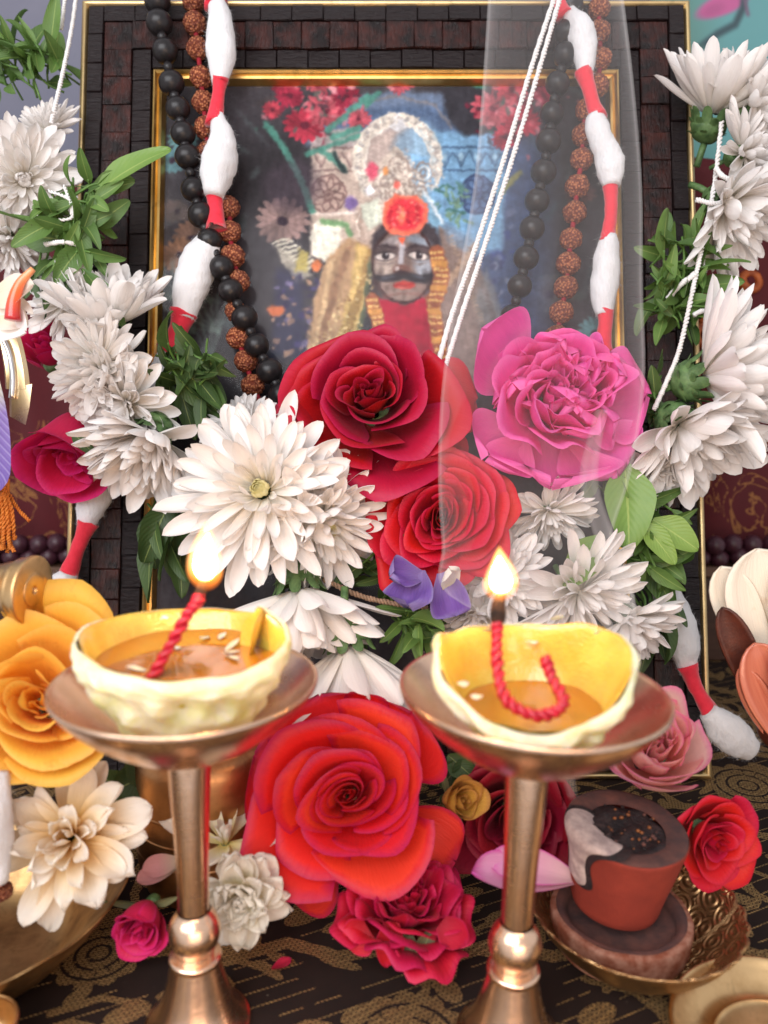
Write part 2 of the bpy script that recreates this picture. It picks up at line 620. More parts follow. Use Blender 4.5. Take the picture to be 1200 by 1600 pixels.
lint = k.ramp(k.noise(co, 5.5, 2), [(0.765, (0, 0, 0)), (0.785, (1, 1, 1))])
gcol = k.mix(dash.outputs['Color'], (0.36, 0.20, 0.07), (0.72, 0.48, 0.20))
c = k.mix(thr, cl, gcol)
c = k.mix(k.math('MULTIPLY', lint, 0.25), c, (0.4, 0.32, 0.25))
h = k.math('ADD', k.math('MULTIPLY', msk, 1.0), k.math('MULTIPLY', weave, 0.25))
b = k.bsdf(Base_Color=c, Roughness=k.math('SUBTRACT', 0.75, k.math('MULTIPLY', thr, 0.42)), Metallic=k.math('MULTIPLY', thr, 0.75), Normal=k.bump(h, 0.7, 0.03), Specular_IOR_Level=0.2)
M_BRO = k.done(b)

n1, n2 = 90, 70
gX, gY = np.meshgrid(np.linspace(TX0, TX1, n1), np.linspace(TY0, TY1, n2))
gZ = 0.03 * wob(np.stack([gX, gY], -1), 5, 0.5) - 0.03
V = np.stack([gX, gY, gZ], -1).reshape(-1, 3)
U = np.stack([(gX - TX0) / (TX1 - TX0), (gY - TY0) / (TY1 - TY0)], -1).reshape(-1, 2)
obj("table_cloth", mesh("table_cloth", V, gridf(n2, n1), M_BRO, U), kind="structure")

# wall
M_WALL = simple_mat("wall_paint", sr(120, 120, 134), sr(110, 111, 126), 0.15, 0.9, 0.15, 3.0)
V = np.array([(-60, 49, -30), (60, 49, -30), (60, 49, 80), (-60, 49, 80)])
obj("wall", mesh("wall", V, [(0, 1, 2, 3)], M_WALL, smooth=False), kind="structure")

# teal printed cloth hanging on the wall, top right
hx0, hx1, hz0, hz1 = 14.5, 34.0, 14.0, 46.0
HX, HZ = np.meshgrid(np.linspace(hx0, hx1, 200), np.linspace(hz0, hz1, 300))
hd = (46.8 * math.cos(PITCH) + (15 - HZ) * math.sin(PITCH))
HPX = 600 + F * HX / hd
HPY = 800 - F * (46.8 * math.sin(PITCH) + (HZ - 15) * math.cos(PITCH)) / hd
hc = Canvas(HPX, HPY, (98, 150, 152))
hc.blend(np.clip((1135 - HPX) / 70, 0, 1) * 0.75, (88, 122, 112))
hc.blend(np.clip((HPY - 120) / 200, 0, 1) * 0.5, (80, 140, 140))
hc.ell(1128, 8, 46, 16, (178, 92, 138), 6, -0.42)
hc.ell(1110, 18, 20, 9, (150, 80, 120), 8, -0.42, 0.6)
hc.line([(1165, -40), (1162, 10), (1148, 38), (1118, 55), (1092, 75)], 11, (58, 78, 84), 7)
hc.line([(1163, -10), (1170, 20)], 6, (110, 90, 110), 5)
hc.line([(1092, 75), (1060, 120)], 8, (70, 100, 98), 8)
for q in range(6):
    hc.ell(1150 + 70 * q, -150 + 90 * q, 44, 17, (178, 92, 138), 6, -0.5 + 0.3 * q)
hc.noise(3, 0.02, 0.04)
k = NT("teal_print")
tx = k.n('ShaderNodeTexImage', {'Vector': k.n('ShaderNodeTexCoord').outputs['UV']}, image=hc.image("teal_flower_print"))
M_TEAL = k.done(k.bsdf(Base_Color=tx.outputs[0], Roughness=0.85, Sheen_Weight=0.2))
wx, wz = np.meshgrid(np.linspace(hx0, hx1, 40), np.linspace(hz0, hz1, 20))
wy = 46.8 + 0.25 * np.sin(wx * 0.9 + 0.05 * wz)
V = np.stack([wx, wy, wz], -1).reshape(-1, 3)
U = np.stack([(wx - hx0) / (hx1 - hx0), (wz - hz0) / (hz1 - hz0)], -1).reshape(-1, 2)
o = obj("wall_hanging", mesh("wall_hanging", V, gridf(20, 40), M_TEAL, U))
sol = o.modifiers.new("thickness", 'SOLIDIFY')
sol.thickness = 0.15
tag(o, "teal wall hanging printed with a pink bud on a dark branch", "wall hanging")

# red cloth backdrop with gold embroidery
k = NT("red_velvet")
co = k.n('ShaderNodeTexCoord').outputs['Object']
sp = k.n('ShaderNodeSeparateXYZ', {'Vector': co})
n = k.noise(co, 0.5, 4)
c = k.mix(n, (0.06, 0.002, 0.005), (0.10, 0.003, 0.007))
emb = k.noise(co, 0.30, 2, 0.5, 2.6)
em = k.math('LESS_THAN', k.math('ABSOLUTE', k.math('SUBTRACT', emb, 0.5)), 0.016)
low = k.math('LESS_THAN', sp.outputs['Z'], 12.5)
em = k.math('MULTIPLY', em, k.math('MULTIPLY', low, k.math('GREATER_THAN', k.noise(co, 9, 2), 0.42)))
c = k.mix(em, c, (0.26, 0.10, 0.03))
M_VELV = k.done(k.bsdf(Base_Color=c, Roughness=0.8, Sheen_Weight=0.06, Sheen_Roughness=0.35, Sheen_Tint=(0.8, 0.1, 0.1, 1), Normal=k.bump(k.noise(co, 7, 5), 0.4, 0.05)))
wx, wz = np.meshgrid(np.linspace(-27, 29, 150), np.linspace(5.0, 25.5, 30))
wy = 42 + 0.7 * np.sin(wx * 0.55) + 0.35 * np.sin(wx * 1.3 + wz * 0.1) + 0.2 * wob(np.stack([wx, wz], -1), 8, 0.6)
wz2 = wz + 1.2 * np.sin(wx * 0.14 + 0.8) * (wz - 5) / 20
V = np.stack([wx, wy, wz2], -1).reshape(-1, 3)
o = obj("red_cloth", mesh("red_cloth", V, gridf(30, 150), M_VELV))
o.modifiers.new("thickness", 'SOLIDIFY').thickness = 0.12
tag(o, "dark red velvet cloth draped behind the picture frame with gold embroidery", "cloth")

# dark wooden platform behind
M_DARKWOOD = simple_mat("dark_wood", (0.03, 0.014, 0.01), (0.055, 0.026, 0.018), 1.2, 0.45, 0.3, 9, stretch=(0.4, 4, 4))
t = thing("wooden_platform", "low dark wooden platform behind the picture frame, holding the strings of purple beads", "platform", (0, 43, 0))
mb = MB()
Vb, Fb = box(60, 6.6, 4.6, 0.08)
mb.add(Vb, Fb, M=Matrix.Translation((0, 3.3, 2.3)))
obj("body", mb.mesh("platform_body", M_DARKWOOD, smooth=False), t)
Vb, Fb = box(61, 7.2, 0.55, 0.1)
obj("top_board", mesh("platform_top", Vb, Fb, simple_mat("edge_wood", (0.12, 0.06, 0.035), (0.08, 0.04, 0.025), 1.5, 0.4, 0.3, 8, stretch=(0.4, 4, 4)), smooth=False), t, Matrix.Translation((0, 3.5, 4.9)))

# strings of dark purple beads lying on the platform
M_PURP = simple_mat("purple_bead", (0.035, 0.009, 0.016), (0.06, 0.016, 0.028), 2, 0.4, 0.3, 5)
Vs, Fs, Us = sphere(1, 8, 12)
me_purp = mesh("purple_bead", Vs, Fs, M_PURP, Us)
rb = random.Random(3)
for sgn, lab in ((1, "heap of dark purple bead strings at the right edge, behind the pale lotus"), (-1, "heap of dark purple bead strings at the left edge, behind the orange tassel")):
    t = thing("bead_string", lab, "bead string", (sgn * 20, 40, 5.2), group="dark bead strings behind the frame")
    for row, zz in ((0, 0.42), (1, 0.5), (2, 1.15)):
        for i in range(9):
            obj("bead", me_purp, t, TR((sgn * -4.6 + sgn * i * 0.98 + 0.3 * row, (row == 1) * 0.9 - 0.2 - 0.1 * row + rb.uniform(-.12, .12), zz + rb.uniform(-.08, .08)), s=0.5))
    path = catmull([(sgn * -5 + sgn * i * 1.1, -0.1, 0.45) for i in range(8)], 3)
    obj("string", mesh("string", *tube(path, 0.08, 5)[:2], M_PURP), t)

# orange wooden ring beads hanging over the red cloth, right edge
M_ORW = simple_mat("orange_wood", sr(176, 92, 38), sr(130, 58, 24), 2.5, 0.45, 0.4, 9, rand=0.3)
tor = []
nu_, nv_ = 20, 10
for i in range(nu_):
    for j in range(nv_):
        a, bb = i / nu_ * 2 * PI, j / nv_ * 2 * PI
        tor.append(((0.62 + 0.3 * math.cos(bb)) * math.cos(a), (0.62 + 0.3 * math.cos(bb)) * math.sin(a), 0.38 * math.sin(bb)))
tf = [(i * nv_ + j, ((i + 1) % nu_) * nv_ + j, ((i + 1) % nu_) * nv_ + (j + 1) % nv_, i * nv_ + (j + 1) % nv_) for i in range(nu_) for j in range(nv_)]
me_ring = mesh("ring_bead", tor, tf, M_ORW)
base = P(1170, 450, 40.5)
t = thing("wooden_necklace", "necklace of orange carved wooden ring beads hanging over the red cloth", "necklace", base)
for px, py in ((1218, 405), (1192, 418), (1172, 440), (1205, 448), (1150, 458), (1128, 478), (1112, 500), (1100, 524), (1088, 300), (1091, 330), (1094, 362)):
    q = P(px, py, 40.6 + rb.uniform(-.3, .3)) - base
    obj("ring_bead", me_ring, t, TR(q, ax((rb.uniform(-.5, .5), rb.uniform(-.3, .5), 1)), rb.random(), 0.72))
path = catmull([P(*q) - base for q in ((1230, 395, 40.7), (1192, 418, 40.7), (1150, 458, 40.7), (1112, 500, 40.7), (1096, 540, 40.7))], 6)
obj("string", mesh("string", *tube(path, 0.07, 5)[:2], M_ORW), t)

# ------------------------------------------------------------------ picture frame
LEAN = R_(14)
FB = Vector((0.08, 27.3, 0.05))
FX = Vector((1, 0, 0))
FY = Vector((0, math.cos(LEAN), -math.sin(LEAN)))
FZ = Vector((0, math.sin(LEAN), math.cos(LEAN)))
MF = Matrix((FX, FY, FZ)).transposed().to_4x4()
MF.translation = FB
FW, FH = 24.35, 30.55


def fd(px, py, off=0.0):
    """depth at which the view through (px,py) meets the frame's face, less off"""
    dr = FWD + RIGHT * ((px - 600) / F) - UP * ((py - 800) / F)
    return (FB - CAM).dot(FY) / dr.dot(FY) - off


def PF(px, py, off):
    return P(px, py, fd(px, py, off))


frame = thing("picture_frame", "dark brown wooden picture frame with gold edges around a devotional print, leaning back", "picture frame", M=MF)
M_GOLD = metal_mat("gold_trim", (0.78, 0.50, 0.17), 0.24, (2, 2, 2), (0.60, 0.36, 0.10), 0.05)
M_GOLD2 = metal_mat("pale_gold_trim", (0.72, 0.54, 0.27), 0.32, (2, 2, 2), (0.6, 0.42, 0.2), 0.05)
k = NT("wood_block")
co = k.n('ShaderNodeTexCoord').outputs['Object']
ob = k.n('ShaderNodeObjectInfo').outputs['Random']
cvec = k.n('ShaderNodeVectorMath', {0: co, 1: k.n('ShaderNodeCombineXYZ', {0: k.math('MULTIPLY', ob, 40), 1: k.math('MULTIPLY', ob, 17), 2: k.math('MULTIPLY', ob, 23)}).outputs[0]}, operation='ADD').outputs[0]
g = k.noise(k.scale(cvec, (9, 3, 1.6)), 1.0, 6, 0.65, 0.3)
g2 = k.noise(cvec, 1.6, 4)
c = k.mix(k.ramp(g2, [(0.38, (0, 0, 0)), (0.7, (1, 1, 1))]), (0.008, 0.004, 0.004), (0.058, 0.013, 0.009))
c = k.mix(k.math('MULTIPLY', k.ramp(g, [(0.45, (0, 0, 0)), (0.75, (1, 1, 1))]), 0.5), c, (0.006, 0.004, 0.004))
rough = k.math('ADD', 0.16, k.math('MULTIPLY', g, 0.25))
M_BLOCK = k.done(k.bsdf(Base_Color=c, Roughness=rough, Specular_IOR_Level=0.34, Normal=k.bump(k.math('ADD', g, k.math('MULTIPLY', g2, 0.5)), 1.0, 0.10)))
k = NT("wood_block_dark")
co = k.n('ShaderNodeTexCoord').outputs['Object']
ob = k.n('ShaderNodeObjectInfo').outputs['Random']
cvec = k.n('ShaderNodeVectorMath', {0: co, 1: k.n('ShaderNodeCombineXYZ', {0: k.math('MULTIPLY', ob, 40), 1: k.math('MULTIPLY', ob, 17), 2: k.math('MULTIPLY', ob, 23)}).outputs[0]}, operation='ADD').outputs[0]
g = k.noise(k.scale(cvec, (2.2, 3, 9)), 1.0, 6, 0.65, 0.3)
c = k.mix(g, (0.004, 0.003, 0.004), (0.016, 0.007, 0.007))
M_BLOCKD = k.done(k.bsdf(Base_Color=c, Roughness=k.math('ADD', 0.22, k.math('MULTIPLY', g, 0.25)), Specular_IOR_Level=0.30, Normal=k.bump(g, 1.0, 0.10)))
M_BOARD = simple_mat("frame_board", (0.006, 0.004, 0.004), (0.01, 0.006, 0.006), 2, 0.6)


def moulding(x0, x1, z0, z1, wd, prof, mat, name):
    """mitred moulding: rectangle outline x0..x1, z0..z1 inwards by wd; prof gives (t 0..1 inwards, height)"""
    V = []
    for t_, h_ in prof:
        q = t_ * wd
        V += [(x0 + q, -h_, z0 + q), (x1 - q, -h_, z0 + q), (x1 - q, -h_, z1 - q), (x0 + q, -h_, z1 - q)]
    f = gridf(len(prof), 4, True)
    return mesh(name, V, f, mat, smooth=False)


X0, X1 = -FW / 2, FW / 2
arc = lambda n_, h0, h1: [(i / n_, h0 + (h1 - h0) * math.sin(PI * i / n_)) for i in range(n_ + 1)]
obj("outer_gold_trim", moulding(X0, X1, 0, FH, 0.30, [(0, -1.2)] + [(a, b_) for a, b_ in arc(6, 0.0, 0.16)] + [(1, -0.3)], M_GOLD2, "outer_trim"), frame)
o2 = 0.30
boardw = 2.62
obj("backing_board", moulding(X0 + o2, X1 - o2, o2, FH - o2, boardw, [(0, -0.2), (0, 0.02), (1, -0.22), (1, -0.6)], M_BOARD, "backing_board"), frame)
o3 = o2 + boardw
ig = [(0, -0.5), (0, 0.05), (0.10, 0.16), (0.25, 0.20), (0.40, 0.13), (0.5, 0.06), (0.62, 0.10), (0.8, 0.06), (1.0, -0.25), (1.0, -0.6)]
obj("inner_gold_trim", moulding(X0 + o3, X1 - o3, o3, FH - o3, 0.46, ig, M_GOLD, "inner_trim"), frame)
# wood blocks in three rings
rb = random.Random(11)
bl_cache = {}


def block_mesh(L, wd, mat, var):
    key = (round(L, 2), round(wd, 2), mat.name, var)
    if key not in bl_cache:
        r_ = random.Random(hash(key[:2]) + var)
        Vb, Fb = box(L - 0.014, 0.16, wd - 0.014, 0.028)
        Vb = np.array(Vb)
        Vb[8:, 1] += np.array([r_.uniform(-.05, .03) for _ in range(4)])
        bl_cache[key] = mesh("wood_block", Vb, Fb, mat, smooth=False)
    return bl_cache[key]


def ring(inset, wd, step, mat):
    x0, x1, z0, z1 = X0 + inset, X1 - inset, inset, FH - inset
    tl = 0.10
    for (a, b_, hor) in (((x0 + wd, z1 - wd / 2), (x1 - wd, z1 - wd / 2), True), ((x0 + wd, z0 + wd / 2), (x1 - wd, z0 + wd / 2), True), ((x0 + wd / 2, z0), (x0 + wd / 2, z1), False), ((x1 - wd / 2, z0), (x1 - wd / 2, z1), False)):
        L = math.hypot(b_[0] - a[0], b_[1] - a[1])
        n_ = max(1, round(L / step))
        st = L / n_
        for i in range(n_):
            t_ = (i + 0.5) / n_
            x, z = a[0] + (b_[0] - a[0]) * t_, a[1] + (b_[1] - a[1]) * t_
            me = block_mesh(st, wd, mat, rb.randrange(3)) if hor else block_mesh(wd, st, mat, rb.randrange(3))
            obj("wood_block", me, frame, Matrix.Translation((x, rb.uniform(-0.02, 0.05) + 0.08 * (inset - 1) / 1.2, z)))


ring(o2 + 0.02, 0.62, 1.22, M_BLOCKD)
ring(o2 + 0.66, 1.12, 1.14, M_BLOCK)
ring(o2 + 1.80, 0.76, 1.26, M_BLOCKD)

# the print under the glass
oi = o3 + 0.40
PX0, PX1, PZ0, PZ1 = X0 + oi, X1 - oi, oi, FH - oi
lx, lz = np.meshgrid(np.linspace(PX0, PX1, 560), np.linspace(PZ0, PZ1, 740))
wy_ = FB.y + FZ.y * lz + FY.y * 0.3
wz_ = FB.z + FZ.z * lz + FY.z * 0.3
dep = wy_ * math.cos(PITCH) + (15 - wz_) * math.sin(PITCH)
X = 600 + F * (FB.x + lx) / dep
Y = 800 - F * (wy_ * math.sin(PITCH) + (wz_ - 15) * math.cos(PITCH)) / dep
c = Canvas(X, Y, (52, 50, 54))
rp = random.Random(21)
c.noise(5, 0.02, 0.18)
for _ in range(90):     # dim foliage round the edges
    x, y = rp.choice(((rp.uniform(240, 420), rp.uniform(110, 760)), (rp.uniform(790, 975), rp.uniform(110, 760)), (rp.uniform(300, 950), rp.uniform(540, 760))))
    a = rp.uniform(0, 3.1)
    c.ell(x, y, rp.uniform(10, 32), rp.uniform(3, 8), rp.choice(((60, 84, 72), (46, 70, 66), (76, 88, 90), (70, 60, 58), (84, 110, 104))), 5, a, 0.55)
for x, y, r, cl in ((285, 215, 26, (98, 150, 150)), (268, 250, 24, (84, 130, 136)), (300, 372, 34, (118, 88, 72)), (280, 400, 34, (128, 92, 70)), (275, 330, 22, (96, 80, 74)), (930, 520, 30, (96, 146, 150)), (905, 300, 26, (92, 60, 58)), (860, 460, 36, (90, 84, 80)), (440, 345, 44, (150, 122, 116))):
    c.daisy(x, y, r, cl, 16, rp.random(), a=0.8)
for x, y in ((270, 470), (300, 520), (330, 560), (290, 600), (340, 520)):
    for q in range(7):
        a = -0.9 + q * 0.28
        c.line([(x, y), (x + 60 * math.cos(a + 2.2), y - 60 * math.sin(a + 2.2))], 5, (92, 110, 104), 3, 0.5)
# blue side
c.poly([(640, 170), (790, 190), (860, 240), (850, 560), (700, 560), (640, 400)], (62, 84, 124), 40, 0.8)
for _ in range(60):
    c.ell(rp.uniform(715, 800), rp.uniform(330, 520), rp.uniform(3, 9), rp.uniform(2, 6), rp.choice(((50, 66, 126), (96, 110, 140), (44, 52, 90), (130, 140, 160))), 3, rp.random() * 3, 0.8)
# carved shrine wall
c.ell(640, 205, 168, 62, (98, 116, 142), 8)
c.ell(640, 212, 150, 46, (70, 92, 124), 10, 0, 0.8)
c.poly([(485, 215), (640, 200), (640, 420), (485, 400)], (190, 172, 158), 6)
c.poly([(640, 200), (792, 214), (784, 390), (640, 420)], (112, 156, 190), 8)
c.poly([(485, 210), (560, 195), (560, 232), (485, 236)], (160, 148, 146), 6)
for y in (231, 267):
    c.line([(488, y), (600, y - 1)], 3.0, (120, 100, 96), 2)
    c.line([(640, y - 1), (786, y)], 3.0, (62, 88, 116), 2)
for x in list(range(500, 600, 24)) + list(range(668, 786, 26)):
    bl = x > 630
    c.poly([(x - 12, 238), (x + 12, 238), (x, 262)], (96, 130, 160) if bl else (174, 152, 142), 2)
    c.line([(x - 12, 238), (x, 262), (x + 12, 238)], 2.4, (66, 94, 122) if bl else (126, 106, 102), 1.5)
    c.ell(x, 245, 4, 6, (150, 186, 208) if bl else (206, 188, 176), 3)
for cx, cl, lc in ((512, (176, 152, 140), (112, 88, 84)), (746, (84, 110, 146), (52, 66, 98))):
    c.ell(cx, 304, 27, 30, cl, 2)
    c.ell(cx, 304, 27, 30, lc, 2, ring=3)
    for q in range(8):
        a = q * PI / 4 + 0.2
        c.ell(cx + 15 * math.cos(a), 304 + 17 * math.sin(a), 9, 5.5, lc, 1.5, a, ring=2.2)
    c.ell(cx, 304, 4, 4.5, lc, 2)
c.line([(486, 335), (580, 333)], 4, (226, 212, 200), 3)
c.ell(548, 318, 10, 12, (116, 96, 150), 5)
# dark swag on top
c.poly([(600, 100), (690, 140), (700, 190), (725, 212), (790, 205), (860, 100)], (44, 44, 50), 8)
c.line([(560, 160), (620, 150), (680, 165), (705, 200)], 4, (120, 118, 122), 4)
# red flowers and leaves
for x, y, r in ((452, 150, 22), (475, 195, 34), (508, 172, 36), (540, 150, 24), (440, 130, 20), (495, 130, 22), (560, 185, 20), (425, 172, 16), (535, 125, 18), (625, 128, 24), (600, 118, 14), (770, 170, 36), (800, 140, 26), (815, 190, 30), (790, 215, 24), (850, 150, 22)):
    c.daisy(x, y, r, rp.choice(((164, 44, 62), (172, 56, 70), (146, 36, 58), (178, 76, 88))), rp.choice((13, 15, 17)), rp.random() * 3, (84, 26, 40), 0.85)
for _ in range(160):
    x, y = rp.choice(((rp.gauss(500, 42), rp.gauss(160, 28)), (rp.gauss(800, 34), rp.gauss(165, 30))))
    c.ell(x, y, rp.uniform(2, 9), rp.uniform(1.5, 4), rp.choice(((196, 92, 104), (120, 26, 46), (60, 96, 84), (46, 40, 48), (210, 130, 140))), 2, rp.random() * 3, 0.7)
for x, y in ((500, 120), (520, 140), (546, 134)):
    c.ell(x, y, 8, 5, (226, 150, 160), 3, 0.7)
for pts, wd in (([(415, 195), (445, 235), (470, 280), (488, 330)], 11), ([(520, 215), (560, 200)], 10), ([(500, 235), (535, 262)], 10), ([(510, 205), (575, 150)], 9), ([(480, 240), (560, 212)], 8), ([(420, 120), (445, 112)], 7), ([(590, 145), (570, 165)], 8), ([(720, 125), (755, 135)], 9), ([(700, 130), (735, 118)], 8)):
    c.line(pts, wd, (70, 134, 118), 4, 0.9)
c.line([(520, 240), (538, 268)], 8, (40, 56, 56), 4)
c.ell(455, 290, 46, 40, (62, 52, 62), 20, 0, 0.6)
# right: foliage, yellow leaf
for _ in range(26):
    x, y, a = rp.uniform(682, 730), rp.uniform(285, 345), rp.uniform(0, 3)
    c.line([(x, y), (x + 14 * math.cos(a), y + 14 * math.sin(a))], 4, rp.choice(((84, 128, 120), (66, 110, 104), (108, 142, 120))), 2)
c.line([(785, 298), (812, 270)], 9, (130, 128, 66), 4, 0.8)
# halo and crown
c.ell(620, 252, 62, 66, (176, 160, 152), 3, 0, 0.85)
c.ell(650, 252, 38, 60, (124, 160, 188), 14, 0, 0.8)
c.ell(621, 252, 62, 66, (214, 204, 188), 2, ring=17)
c.ell(664, 240, 22, 50, (150, 190, 214), 8, 0, 0.4)
c.ell(621, 252, 52, 56, (226, 218, 206), 1.5, ring=3)
for q in range(46):
    a = q / 46 * 6.283
    c.ell(621 + 63 * math.cos(a), 252 + 67 * math.sin(a), 4.2, 4.2, (236, 228, 214) if q % 2 else (150, 150, 150), 1.5, a)
c.poly([(610, 198), (622, 176), (634, 198), (622, 206)], (214, 214, 216), 2)
c.poly([(575, 300), (580, 268), (600, 246), (618, 226), (632, 244), (648, 262), (668, 268), (672, 300), (660, 320), (585, 322)], (196, 182, 168), 4)
c.poly([(640, 240), (664, 246), (680, 280), (672, 310), (648, 306)], (128, 176, 214), 6, 0.9)
for cx, cy, r in ((600, 285, 16), (622, 262, 16), (645, 285, 16), (620, 300, 14), (662, 270, 13), (590, 305, 12), (655, 305, 12)):
    for q in (1, 0.66, 0.33):
        c.ell(cx, cy, r * q, r * q * 1.2, (150, 134, 124) if q != 0.66 else (232, 222, 208), 1.5, ring=2.4)
for _ in range(420):
    a, rr = rp.uniform(0, 6.28), rp.gauss(1, .06)
    c.ell(621 + 62 * rr * math.cos(a), 252 + 66 * rr * math.sin(a), 1.9, 1.5, rp.choice(((230, 222, 208), (168, 158, 150), (196, 188, 178))), 1.6)
for _ in range(320):
    x, y = rp.uniform(580, 672), rp.uniform(232, 320)
    if abs(x - 624) < (y - 215) * .55:
        c.ell(x, y, 2.0, 1.6, rp.choice(((222, 212, 198), (164, 148, 138), (200, 188, 174), (146, 134, 130))), 1.6)
c.ell(620, 290, 6, 7, (222, 104, 92), 2)
c.ell(603, 268, 5, 6, (226, 150, 90), 2)
c.ell(580, 268, 9, 14, (208, 84, 106), 4)
c.ell(578, 297, 6, 8, (238, 238, 244), 3)
# cloths left of the face
c.poly([(495, 345), (535, 350), (528, 385), (512, 412), (488, 400), (484, 370)], (234, 232, 214), 5)
c.line([(505, 345), (540, 352), (545, 368)], 9, (110, 150, 104), 4)
for q in range(9):
    c.line([(428 + 6 * q, 380 + 5 * q), (448 + 6 * q, 372 + 5 * q)], 4, (210, 206, 186), 2)
c.poly([(430, 385), (470, 405), (485, 430), (462, 442), (440, 410)], (196, 190, 170), 6, 0.7)
c.poly([(465, 388), (482, 395), (478, 424), (460, 424)], (172, 156, 74), 5, 0.8)
c.ell(494, 416, 9, 9, (222, 120, 70), 4)
c.poly([(432, 420), (470, 430), (480, 560), (420, 560)], (48, 50, 78), 12, 0.7)
for _ in range(70):
    c.ell(rp.uniform(424, 500), rp.uniform(430, 555), rp.uniform(2, 7), rp.uniform(2, 5), rp.choice(((66, 60, 108), (150, 120, 104), (44, 40, 70), (190, 150, 120), (112, 104, 140))), 2, rp.random() * 3, 0.8)
c.ell(430, 485, 14, 8, (206, 110, 70), 4)
c.poly([(540, 372), (575, 380), (582, 400), (560, 470), (540, 560), (478, 565), (488, 470), (512, 400)], (170, 138, 104), 5)
c.poly([(556, 380), (582, 392), (570, 470), (552, 560), (520, 560), (545, 460)], (196, 166, 104), 4)
for q in range(46):
    t_ = q / 45
    c.line([(540 - 52 * t_, 385 + 165 * t_), (548 - 48 * t_, 386 + 165 * t_)], 2, (120, 84, 66), 1.2)
    c.line([(575 - 48 * t_, 390 + 165 * t_), (582 - 42 * t_, 391 + 165 * t_)], 2, (128, 96, 56), 1.2)
    c.line([(515 - 30 * t_, 405 + 150 * t_), (522 - 30 * t_, 404 + 150 * t_)], 2, (214, 184, 140), 1.2)
c.line([(578, 405), (570, 470), (556, 540)], 7, (84, 92, 72), 4)
c.poly([(682, 352), (722, 372), (756, 430), (790, 520), (800, 600), (700, 600), (676, 480), (690, 400)], (134, 116, 108), 6)
c.poly([(690, 345), (740, 372), (752, 410), (700, 380)], (124, 146, 168), 8, 0.8)
c.line([(742, 385), (700, 440), (668, 470)], 12, (168, 142, 120), 4)
for q in range(9):
    c.line([(738 - 7 * q, 388 + 9 * q), (730 - 7 * q, 386 + 9 * q)], 2, (110, 90, 80), 1)
c.poly([(760, 420), (800, 520), (810, 600), (770, 600), (740, 470)], (112, 116, 118), 6, 0.8)
for q in range(40):
    t_ = q / 39
    c.line([(700 + 70 * t_, 372 + 190 * t_), (707 + 70 * t_, 370 + 190 * t_)], 2, (164, 140, 118), 1.2)
    c.line([(735 + 52 * t_, 392 + 170 * t_), (742 + 52 * t_, 392 + 170 * t_)], 2, (96, 84, 82), 1.2)
for _ in range(240):
    x = rp.uniform(482, 585)
    y = rp.uniform(392, 560)
    if 560 - (x - 478) * 1.4 < y + 20 and x < 600 - (y - 390) * .28:
        c.ell(x, y, 2.4, 1.6, rp.choice(((206, 178, 120), (124, 92, 62), (226, 204, 150))), 1.2, rp.random() * 3)
# hook, side cloths
c.line([(566, 330), (559, 352), (566, 374), (584, 382), (598, 372)], 12, (176, 156, 142), 3)
c.line([(563, 336), (557, 352), (562, 370)], 3, (228, 214, 200), 2)
c.poly([(562, 320), (590, 312), (600, 345), (575, 360)], (208, 214, 196), 4)
c.poly([(660, 300), (676, 312), (694, 350), (672, 360), (660, 340)], (120, 164, 190), 4)
c.line([(662, 300), (690, 348)], 6, (216, 228, 234), 4)
# face
c.ell(634, 382, 54, 42, (60, 54, 58), 5)
c.ell(630, 414, 50, 60, (116, 98, 92), 3)
c.ell(631, 440, 44, 36, (126, 104, 96), 8, 0, 0.8)
c.ell(600, 418, 15, 26, (176, 160, 148), 9, 0.2, 0.95)
c.ell(660, 416, 14, 24, (156, 164, 174), 9, -0.2, 0.9)
c.ell(611, 378, 19, 8, (150, 142, 142), 6, -0.3, 0.9)
c.ell(654, 377, 19, 8, (138, 152, 166), 6, 0.3, 0.9)
c.ell(630, 460, 26, 10, (150, 130, 120), 7, 0, 0.8)
c.ell(590, 440, 7, 18, (60, 46, 46), 6, 0.3, 0.7)
c.ell(670, 440, 7, 18, (58, 48, 50), 6, -0.3, 0.7)
c.ell(630, 414, 49, 59, (58, 40, 40), 2, ring=4)
c.ell(634, 468, 34, 9, (128, 84, 78), 3, 0, 0.7, ring=3)
for cx, rt in ((601, -0.10), (653, 0.10)):
    c.ell(cx, 394, 21, 13, (70, 58, 60), 5, rt, 0.8)
    c.ell(cx, 400, 16.5, 7.4, (48, 40, 42), 2, rt)
    c.ell(cx, 400.5, 15, 5.6, (214, 202, 194), 2, rt)
    c.ell(cx + 1, 399.5, 5.4, 5.6, (40, 34, 38), 2)
    c.ell(cx + 3, 397, 1.6, 1.6, (220, 220, 220), 1)
    c.line([(cx - 20, 391), (cx - 4, 383), (cx + 19, 388)], 2.6, (58, 48, 52), 2)
    c.line([(cx - 15, 411), (cx + 2, 414), (cx + 16, 409)], 2, (120, 106, 102), 2)
c.line([(628, 384), (626, 402), (626, 418)], 8, (184, 182, 188), 4)
c.ell(627, 422, 13, 8, (112, 78, 70), 3)
c.ell(627, 426, 11, 3.5, (50, 34, 36), 2)
c.ell(620, 420, 3, 3, (190, 176, 172), 2)
c.poly([(578, 420), (584, 431), (598, 432), (614, 427), (628, 429), (642, 427), (658, 431), (671, 428), (677, 418), (676, 434), (664, 444), (646, 443), (630, 435), (612, 440), (596, 441), (583, 436)], (44, 40, 44), 4)
c.line([(596, 436), (616, 432)], 2, (84, 84, 96), 2)
c.line([(644, 432), (662, 436)], 2, (84, 90, 104), 2)
c.ell(631, 446, 16, 6.5, (206, 64, 58), 2)
c.line([(616, 445), (631, 447), (646, 444)], 1.6, (110, 26, 32), 1)
c.ell(628, 450, 6, 1.6, (232, 130, 116), 1.5)
